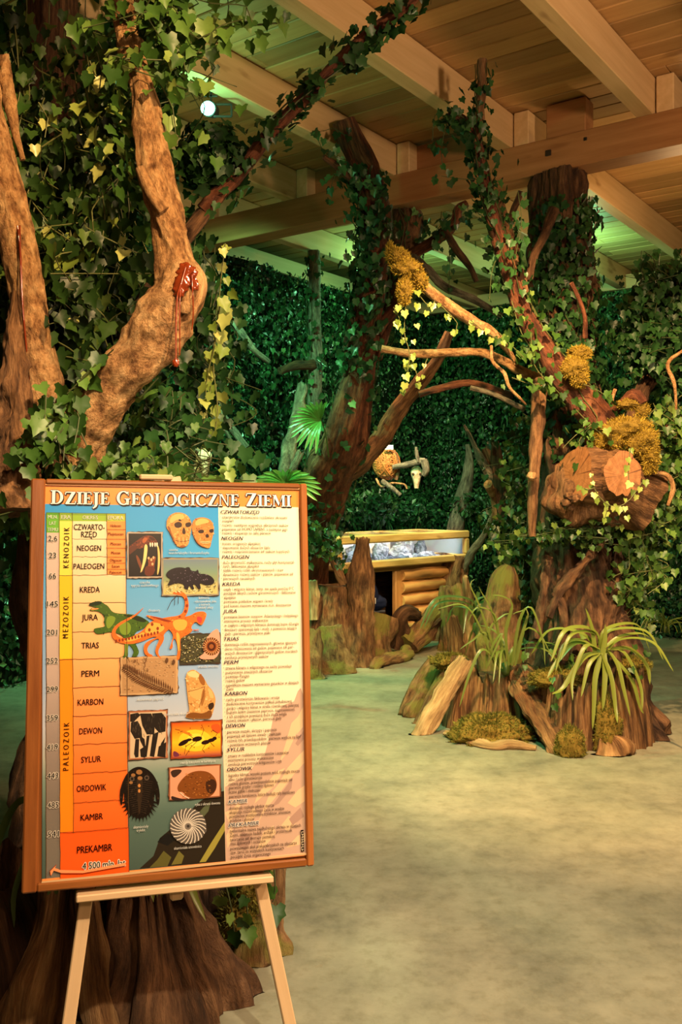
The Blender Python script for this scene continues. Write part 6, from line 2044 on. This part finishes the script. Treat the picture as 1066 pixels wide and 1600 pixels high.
for k, z in enumerate((.735, .61, .47, .33, .19)):
    g = G()
    tube(g, [tuple(SP(X0 + .09, .088, z)) + (.058,), tuple(SP((X0 + X1) / 2, .084, z + .006)) + (.062,), tuple(SP(X1 - .13, .088, z)) + (.056,)], seg=18, step=.03, amp=.03, low=.08, flat=1.0, seed=90 + k)
    g.build('half_log', M['slat'], dr, smooth=True)
# contents: fossils, cards and prints
labs = ['rounded grey fossil stone at the left end inside the showcase', 'dark grey fossil slab left of the middle inside the showcase', 'pale grey stone lump behind the dark slab inside the showcase', 'low dark fossil piece near the front glass, middle of the showcase', 'light fossil block in the centre of the showcase', 'small dark stone beside the light block in the showcase',
        'pale broken stone right of the centre of the showcase', 'dark flat stone near the front glass, right of the centre', 'whitish fossil stone leaning at the back right of the showcase', 'long pale fossil rod at the right end of the showcase', 'round dark stone below the pointed trunk in the showcase', 'mid grey wedge of stone near the right front of the showcase',
        'tall pale stone before the last print of the showcase', 'small pale pebble of fossil in front of the tall pale stone', 'dark ridged stone beside the end panel of the showcase', 'flat grey slab lying in front of the fossil rod', 'pale stone in the back row above the cabinet door', 'dark lump in the back row left of the middle print']
for k, lab in enumerate(labs):
    x = (.22, .62, .78, .95, 1.08, 1.18, 1.34, 1.40, 1.52, 1.72, .40, 1.55, 1.62, 1.50, 1.82, 1.70, 1.24, .92)[k]
    y = (.28, .3, .5, .16, .42, .2, .4, .15, .55, .32, .2, .16, .52, .3, .5, .16, .58, .58)[k]
    r = ((.13, .09, .09), (.13, .10, .08), (.12, .09, .10), (.11, .06, .035), (.10, .07, .10), (.08, .06, .04), (.13, .09, .08), (.10, .05, .03), (.10, .07, .10), (.14, .05, .045), (.10, .08, .07), (.10, .06, .03), (.09, .07, .11), (.05, .04, .035), (.08, .07, .10), (.11, .06, .025), (.11, .07, .10), (.11, .07, .09))[k]
    g = G()
    lump(g, SP(x, y, S0 + .012 + r[2] * .8), r, .5, 1.7, 100 + k, 20, 14, ax=np.array([sx, sy, ZUP]), zmin=S0 + .0125)
    tag(g.build('fossil_stone', M['rock_dark' if k in (1, 3, 5, 7, 10, 14, 17) else 'rock'], None), lab, 'fossil')
for k, (x, y, w, h, z) in enumerate(((.30, .715, .34, .16, .06), (.86, .71, .30, .17, .05), (1.34, .71, .40, .17, .05))):
    g = G()
    sbox(g, x - w / 2, x + w / 2, y - .006, y, S0 + z, S0 + z + h, .001)
    tag(g.build('picture_print', M['paper'], None), ('white print on the back wall of the showcase, left one', 'white print on the back wall of the showcase, middle one', 'white print on the back wall of the showcase, right one')[k], 'print', 'prints in the showcase')
for k, (x, y) in enumerate(((.08, .60), (.26, .60), (.52, .60), (1.02, .62), (1.28, .26), (1.6, .3))):
    g = G()
    ax = np.array([sx, nrm(sy * .6 + ZUP * .8), nrm(np.cross(sx, nrm(sy * .6 + ZUP * .8)))])
    zt = S1 - .10 if k < 4 else S0 + .06
    c = SP(x + .05, y, zt)
    box(g, c, ax, (.06, .024, .002), .0004)
    for s2 in range(3):
        box(g, c + ax[0] * (-.022 + s2 * .022) + (ax[2] * .0026) * (1 if ax[2][1] < 0 else -1), ax, (.009, .008, .0006), .0001, mi=1)
    if k < 4:
        box(g, c - ax[1] * .05, ax, (.012, .05, .001), .0003)
    tag(g.build('label_card', [M['paper'], M['ink']], None), ('small white name card at the far left end of the showcase', 'white name card second from the left end of the showcase', 'white name card before the first top divider of the showcase', 'white name card at the middle back of the showcase', 'white card lying among the central fossils', 'white card lying among the right hand fossils')[k], 'card', 'name cards in the showcase')
g = G()
V = lump(g, SP(.62, .22, .56), (.17, .10, .19), .35, 1.6, 7, 28, 18, ax=np.array([sx, sy, ZUP]), zmin=.386)
lump(g, SP(.76, .2, .46), (.12, .09, .075), .4, 2, 9, 22, 14, ax=np.array([sx, sy, ZUP]), zmin=.386)
tag(g.build('cloth_bundle', M['cloth'], None, smooth=True), 'navy blue cloth bundle on the open shelf under the showcase', 'cloth')
g = G()
box(g, SP(.60, .10, .50), np.array([sx, sy, ZUP]), (.045, .004, .03), .002)
tag(g.build('paper_scrap', M['paper'], None), 'white scrap of paper on the navy cloth bundle', 'paper')

# ---------------------------------------------------------------- logs in front of the showcase
log('pointed_trunk', 'upright bark covered trunk with a slanting cut top before the showcase', (*P(562, 770, 8.62)[:2], 0), P(567, 846, 8.62), .15, .062, 'bark_brown', 'log', seed=101, seg=44, flat=.8, jag=.07, mid=(*P(563, 900, 8.62), .11))
log('fat_stump', 'fat bark covered trunk standing behind the mossy flat slab', (*P(527, 770, 8.75)[:2], 0), P(526, 915, 8.75), .27, .17, 'bark_brown', 'stump', seed=102, seg=40, flat=.85, mid=(*P(525, 960, 8.75), .22))
log('forked_stub', 'short bare fork rising from the fat trunk toward the showcase', P(538, 912, 8.62), P(521, 872, 8.6), .05, .03, 'bark_brown', 'branch', seed=103)
log('mossy_slab', 'flat mossy slab standing on the path edge beside the poster', (*P(524, 770, 8.22)[:2], 0), P(516, 980, 8.25), .15, .12, 'bark_moss', 'driftwood', seed=104, seg=36, flat=.4, jag=.04, amp=.3)
log('mossy_slab', 'narrow mossy slab half hidden by the right edge of the poster', (*P(486, 770, 8.0)[:2], 0), P(488, 985, 8.05), .10, .07, 'bark_moss', 'driftwood', seed=105, flat=.5, jag=.04)
log('cut_log', 'pale cut log hanging behind the right edge of the poster', P(490, 968, 8.55), P(488, 908, 8.55), .055, .055, 'wood_pale', 'log', seed=106, amp=.08)
log('mossy_rock_log', 'mossy lump of driftwood right of the pointed trunk', (*P(594, 770, 8.95)[:2], 0), P(600, 962, 9.0), .15, .10, 'bark_moss', 'driftwood', seed=107, low=.5, seg=32, mid=(*P(592, 995, 8.95), .14))
log('root_log', 'dark arched root lying before the cabinet', (*P(618, 770, 9.3)[:2], .06), P(652, 962, 9.35), .09, .06, 'bark_dark', 'log', seed=108, low=.5, mid=(*P(628, 960, 9.2), .09))
log('mossy_log', 'mossy log propped up to the right before the cabinet', (*P(640, 770, 9.2)[:2], .08), P(690, 945, 9.6), .10, .10, 'bark_moss', 'log', seed=109, flat=.9)
log('root_log', 'thin twisted root lying on the path end before the cabinet', P(640, 1003, 9.2), P(688, 968, 9.4), .025, .02, 'bark_dark', 'log', seed=110, low=.4)
log('wide_stump', 'wide brown stump at the right end of the showcase', (*P(716, 770, 9.5)[:2], 0), P(712, 918, 9.55), .23, .16, 'bark_moss', 'stump', seed=111, seg=56, flat=.8, jag=.05, amp=.5, mid=(*P(714, 960, 9.5), .2))
log('rough_trunk', 'thick rough trunk base under the right end of the showcase', (*P(700, 770, 10.2)[:2], 0), P(708, 872, 10.35), .22, .17, 'bark_brown', 'log', seed=112, seg=36, mid=(*P(700, 920, 10.25), .2))
log('root_log', 'low knotted root along the path edge beside the pointed trunk', (*P(590, 770, 8.5)[:2], .03), (*P(640, 770, 8.95)[:2], .06), .05, .06, 'bark_moss', 'log', seed=113, low=.5)

# ---------------------------------------------------------------- nests and skulls on the leaf wall
nest = thing('woven_nest', 'round orange woven nest lit on the leaf wall above the showcase', 'nest', tuple(P(604, 750, 10.0)))
g = G()
for k in range(90):
    D = rdir(1)[0]
    u = nrm(np.cross(D, rdir(1)[0]))
    v = np.cross(D, u)
    a = np.linspace(0, 6.28, 22)
    rr = .148 * (1 + R.normal(0, .03))
    pts = P(604, 724, 10.0) + rr * (np.cos(a)[:, None] * u * 1.0 + np.sin(a)[:, None] * v) * np.array([.95, .8, 1.15])
    wire(g, pts, .0055, 4, .03)
lump(g, P(604, 724, 10.0), (.13, .11, .158), .06, 2, 3, 22, 14)
g.build('woven_ball', M['straw'], nest, smooth=True)
g = G()
wire(g, [P(597, 752, 9.85), P(612, 762, 9.8), P(626, 774, 9.78)], .03, 9, .03)
g.build('perch', M['bark_grey'], nest, smooth=True)
g = G()
wire(g, [P(588, 748, 9.9), P(596, 760, 9.85), P(612, 755, 9.85), P(632, 757, 9.9), P(636, 764, 9.9)], .014, 7, .03)
g.build('perch', M['bark_tan'], nest, smooth=True)
g = G()
wire(g, [P(604, 695, 9.98), P(618, 712, 9.95), P(622, 735, 9.95), P(619, 750, 9.95)], .028, 8, .04)
g.build('bark_hoop', M['bark_brown'], nest, smooth=True)
g = G()
box(g, P(608, 699, 9.86), IDN, (.046, .003, .024), .002)
tag(g.build('name_card', M['paper'], None), 'small white card above the orange woven nest', 'card')
g = G()
tube(g, TP([(614, 730, 9.9, 4), (640, 725, 9.85, 5), (662, 720, 9.8, 5), (668, 728, 9.8, 3)]), seg=10, step=.03)
tube(g, TP([(654, 722, 9.8, 3), (651, 708, 9.8, 3), (650, 698, 9.8, 2)]), seg=8, step=.03)
tube(g, TP([(662, 718, 9.8, 6), (666, 735, 9.8, 6), (662, 744, 9.8, 3)]), seg=8, step=.03)
tag(g.build('forked_branch', M['bark_grey'], None, smooth=True), 'forked branch reaching right from the woven nest', 'branch')


def skull(label, px, py, d, s, horns):
    c = P(px, py, d)
    r = thing('animal_skull', label, 'skull', tuple(c - ZUP * s))
    g = G()
    lump(g, c + ZUP * s * .35, (s * .5, s * .42, s * .52), .12, 2, 3, 22, 14)
    tube(g, [(*(c + ZUP * s * .2), s * .42), (*(c - ZUP * s * .35), s * .3), (*(c - ZUP * s * .95), s * .17)], seg=16, step=s * .12, amp=.1)
    g.build('cranium', M['bone'], r, smooth=True)
    for sgn in (-1, 1):
        g = G()
        lump(g, c + np.array([sgn * s * .26, -s * .3, s * .22]), (s * .13, s * .1, s * .13), .1, 2, 5, 12, 8)
        g.build('eye_socket', M['bark_dark'], r, smooth=True)
        if horns:
            g = G()
            wire(g, [c + np.array([sgn * s * .3, 0, s * .7]), c + np.array([sgn * s * .8, -.02, s * .85]), c + np.array([sgn * s * 1.3, -.03, s * .75])], s * .11, 7, .02)
            g.build('horn', M['bark_grey'], r, smooth=True)
    return r


skull('narrow pale animal skull on the leaf wall right of the woven nest', 651, 745, 9.9, .13, False)
skull('pale horned animal skull on the leaf wall just above the poster top edge', 320, 722, 8.0, .13, True)
g = G()
tube(g, TP([(316, 700, 8.05, 8), (314, 720, 8.05, 9), (310, 740, 8.05, 7)]), seg=10, step=.03)
tag(g.build('driftwood_piece', M['bark_tan'], None, smooth=True), 'tan driftwood piece behind the horned skull', 'driftwood')

# low plants under the nests
for lab, px, py, d, n, w in (('dusty grey leaved bush below the woven nest', 575, 790, 10.6, 900, .34), ('leafy green bush behind the middle of the showcase', 640, 800, 11.6, 700, .35), ('small green bush right of the showcase by the grey green trunk', 745, 790, 11.0, 600, .3)):
    g = G()
    c = P(px, py, d)
    D = rdir(n)
    cloud(g, c + D * np.array([w, w * .7, w * .6]) * R.uniform(.4, 1, n)[:, None], D + rdir(n) * .7, D + rdir(n) * .5, .075 * R.uniform(.5, 1.3, n), (OVAL, OVALF))
    for k in range(14):
        wire(g, [c - ZUP * .5 + D[k] * .05, c + D[k] * w * .7], .006, 4, .1)
    tag(g.build('leafy_bush', M['hedge'] if 'grey' not in lab else M['ivy_dark'], None), lab, 'bush')
strap_plant('grassy_tuft', 'pale grassy tuft at the foot of the dark hedge near the right edge', [], 'strap', .012, P(1040, 985, 9.4), extra=26, L=(.2, .34))
strap_plant('grassy_tuft', 'dark spiky tuft on the soil left of the planter plants', [], 'strap_dark', .03, P(745, 985, 7.3), extra=12, L=(.3, .5), elev=(60, 88))

# ---------------------------------------------------------------- green floodlight under the joist
fl = thing('flood_lamp', 'lit green floodlight under the ceiling joist at upper left', 'lamp', tuple(P(325, 150, 6.05)))
g = G()
c = P(326, 168, 6.05)
tube(g, [(*(c + np.array([.02, .09, .01])), .042), (*(c + np.array([.0, -.01, -.01])), .05)], seg=20, step=.05, amp=0, low=0)
g.build('housing', M['metal'], fl, smooth=True)
g = G()
lump(g, c + np.array([-.002, -.022, -.014]), (.046, .026, .046), 0, 1, 1, 18, 10)
g.build('lens', M['lens'], fl, smooth=True)
g = G()
for a, b in (((330, 158), (330, 140)), ((334, 163), (362, 163)), ((362, 163), (362, 182)), ((334, 182), (362, 182)), ((318, 150), (340, 150))):
    bar(g, P(*a, 6.05), P(*b, 6.05), .012, .012, up=(0, 1, 0), bev=.001)
g.build('bracket', M['metal'], fl)
light('POINT', 'flood_glow', tuple(P(322, 200, 5.8)), None, GREEN, 11, .05)
# round bolt plugs in the beam
for lab, px, py in (('square black bolt hole in the ceiling beam above the pillar', 857, 239), ('small dark knot plug in the ceiling beam right of the bolt', 915, 217)):
    g = G()
    q0 = P(px, py, 1) - np.array([0, 0, CH])
    t = 6.398 / (q0 @ QX)
    box(g, np.array([0, 0, CH]) + q0 * t, RAX, (.022 if 'square' in lab else .012, .006, .022 if 'square' in lab else .012), .004)
    tag(g.build('bolt_head', M['steel'], None), lab, 'bolt')
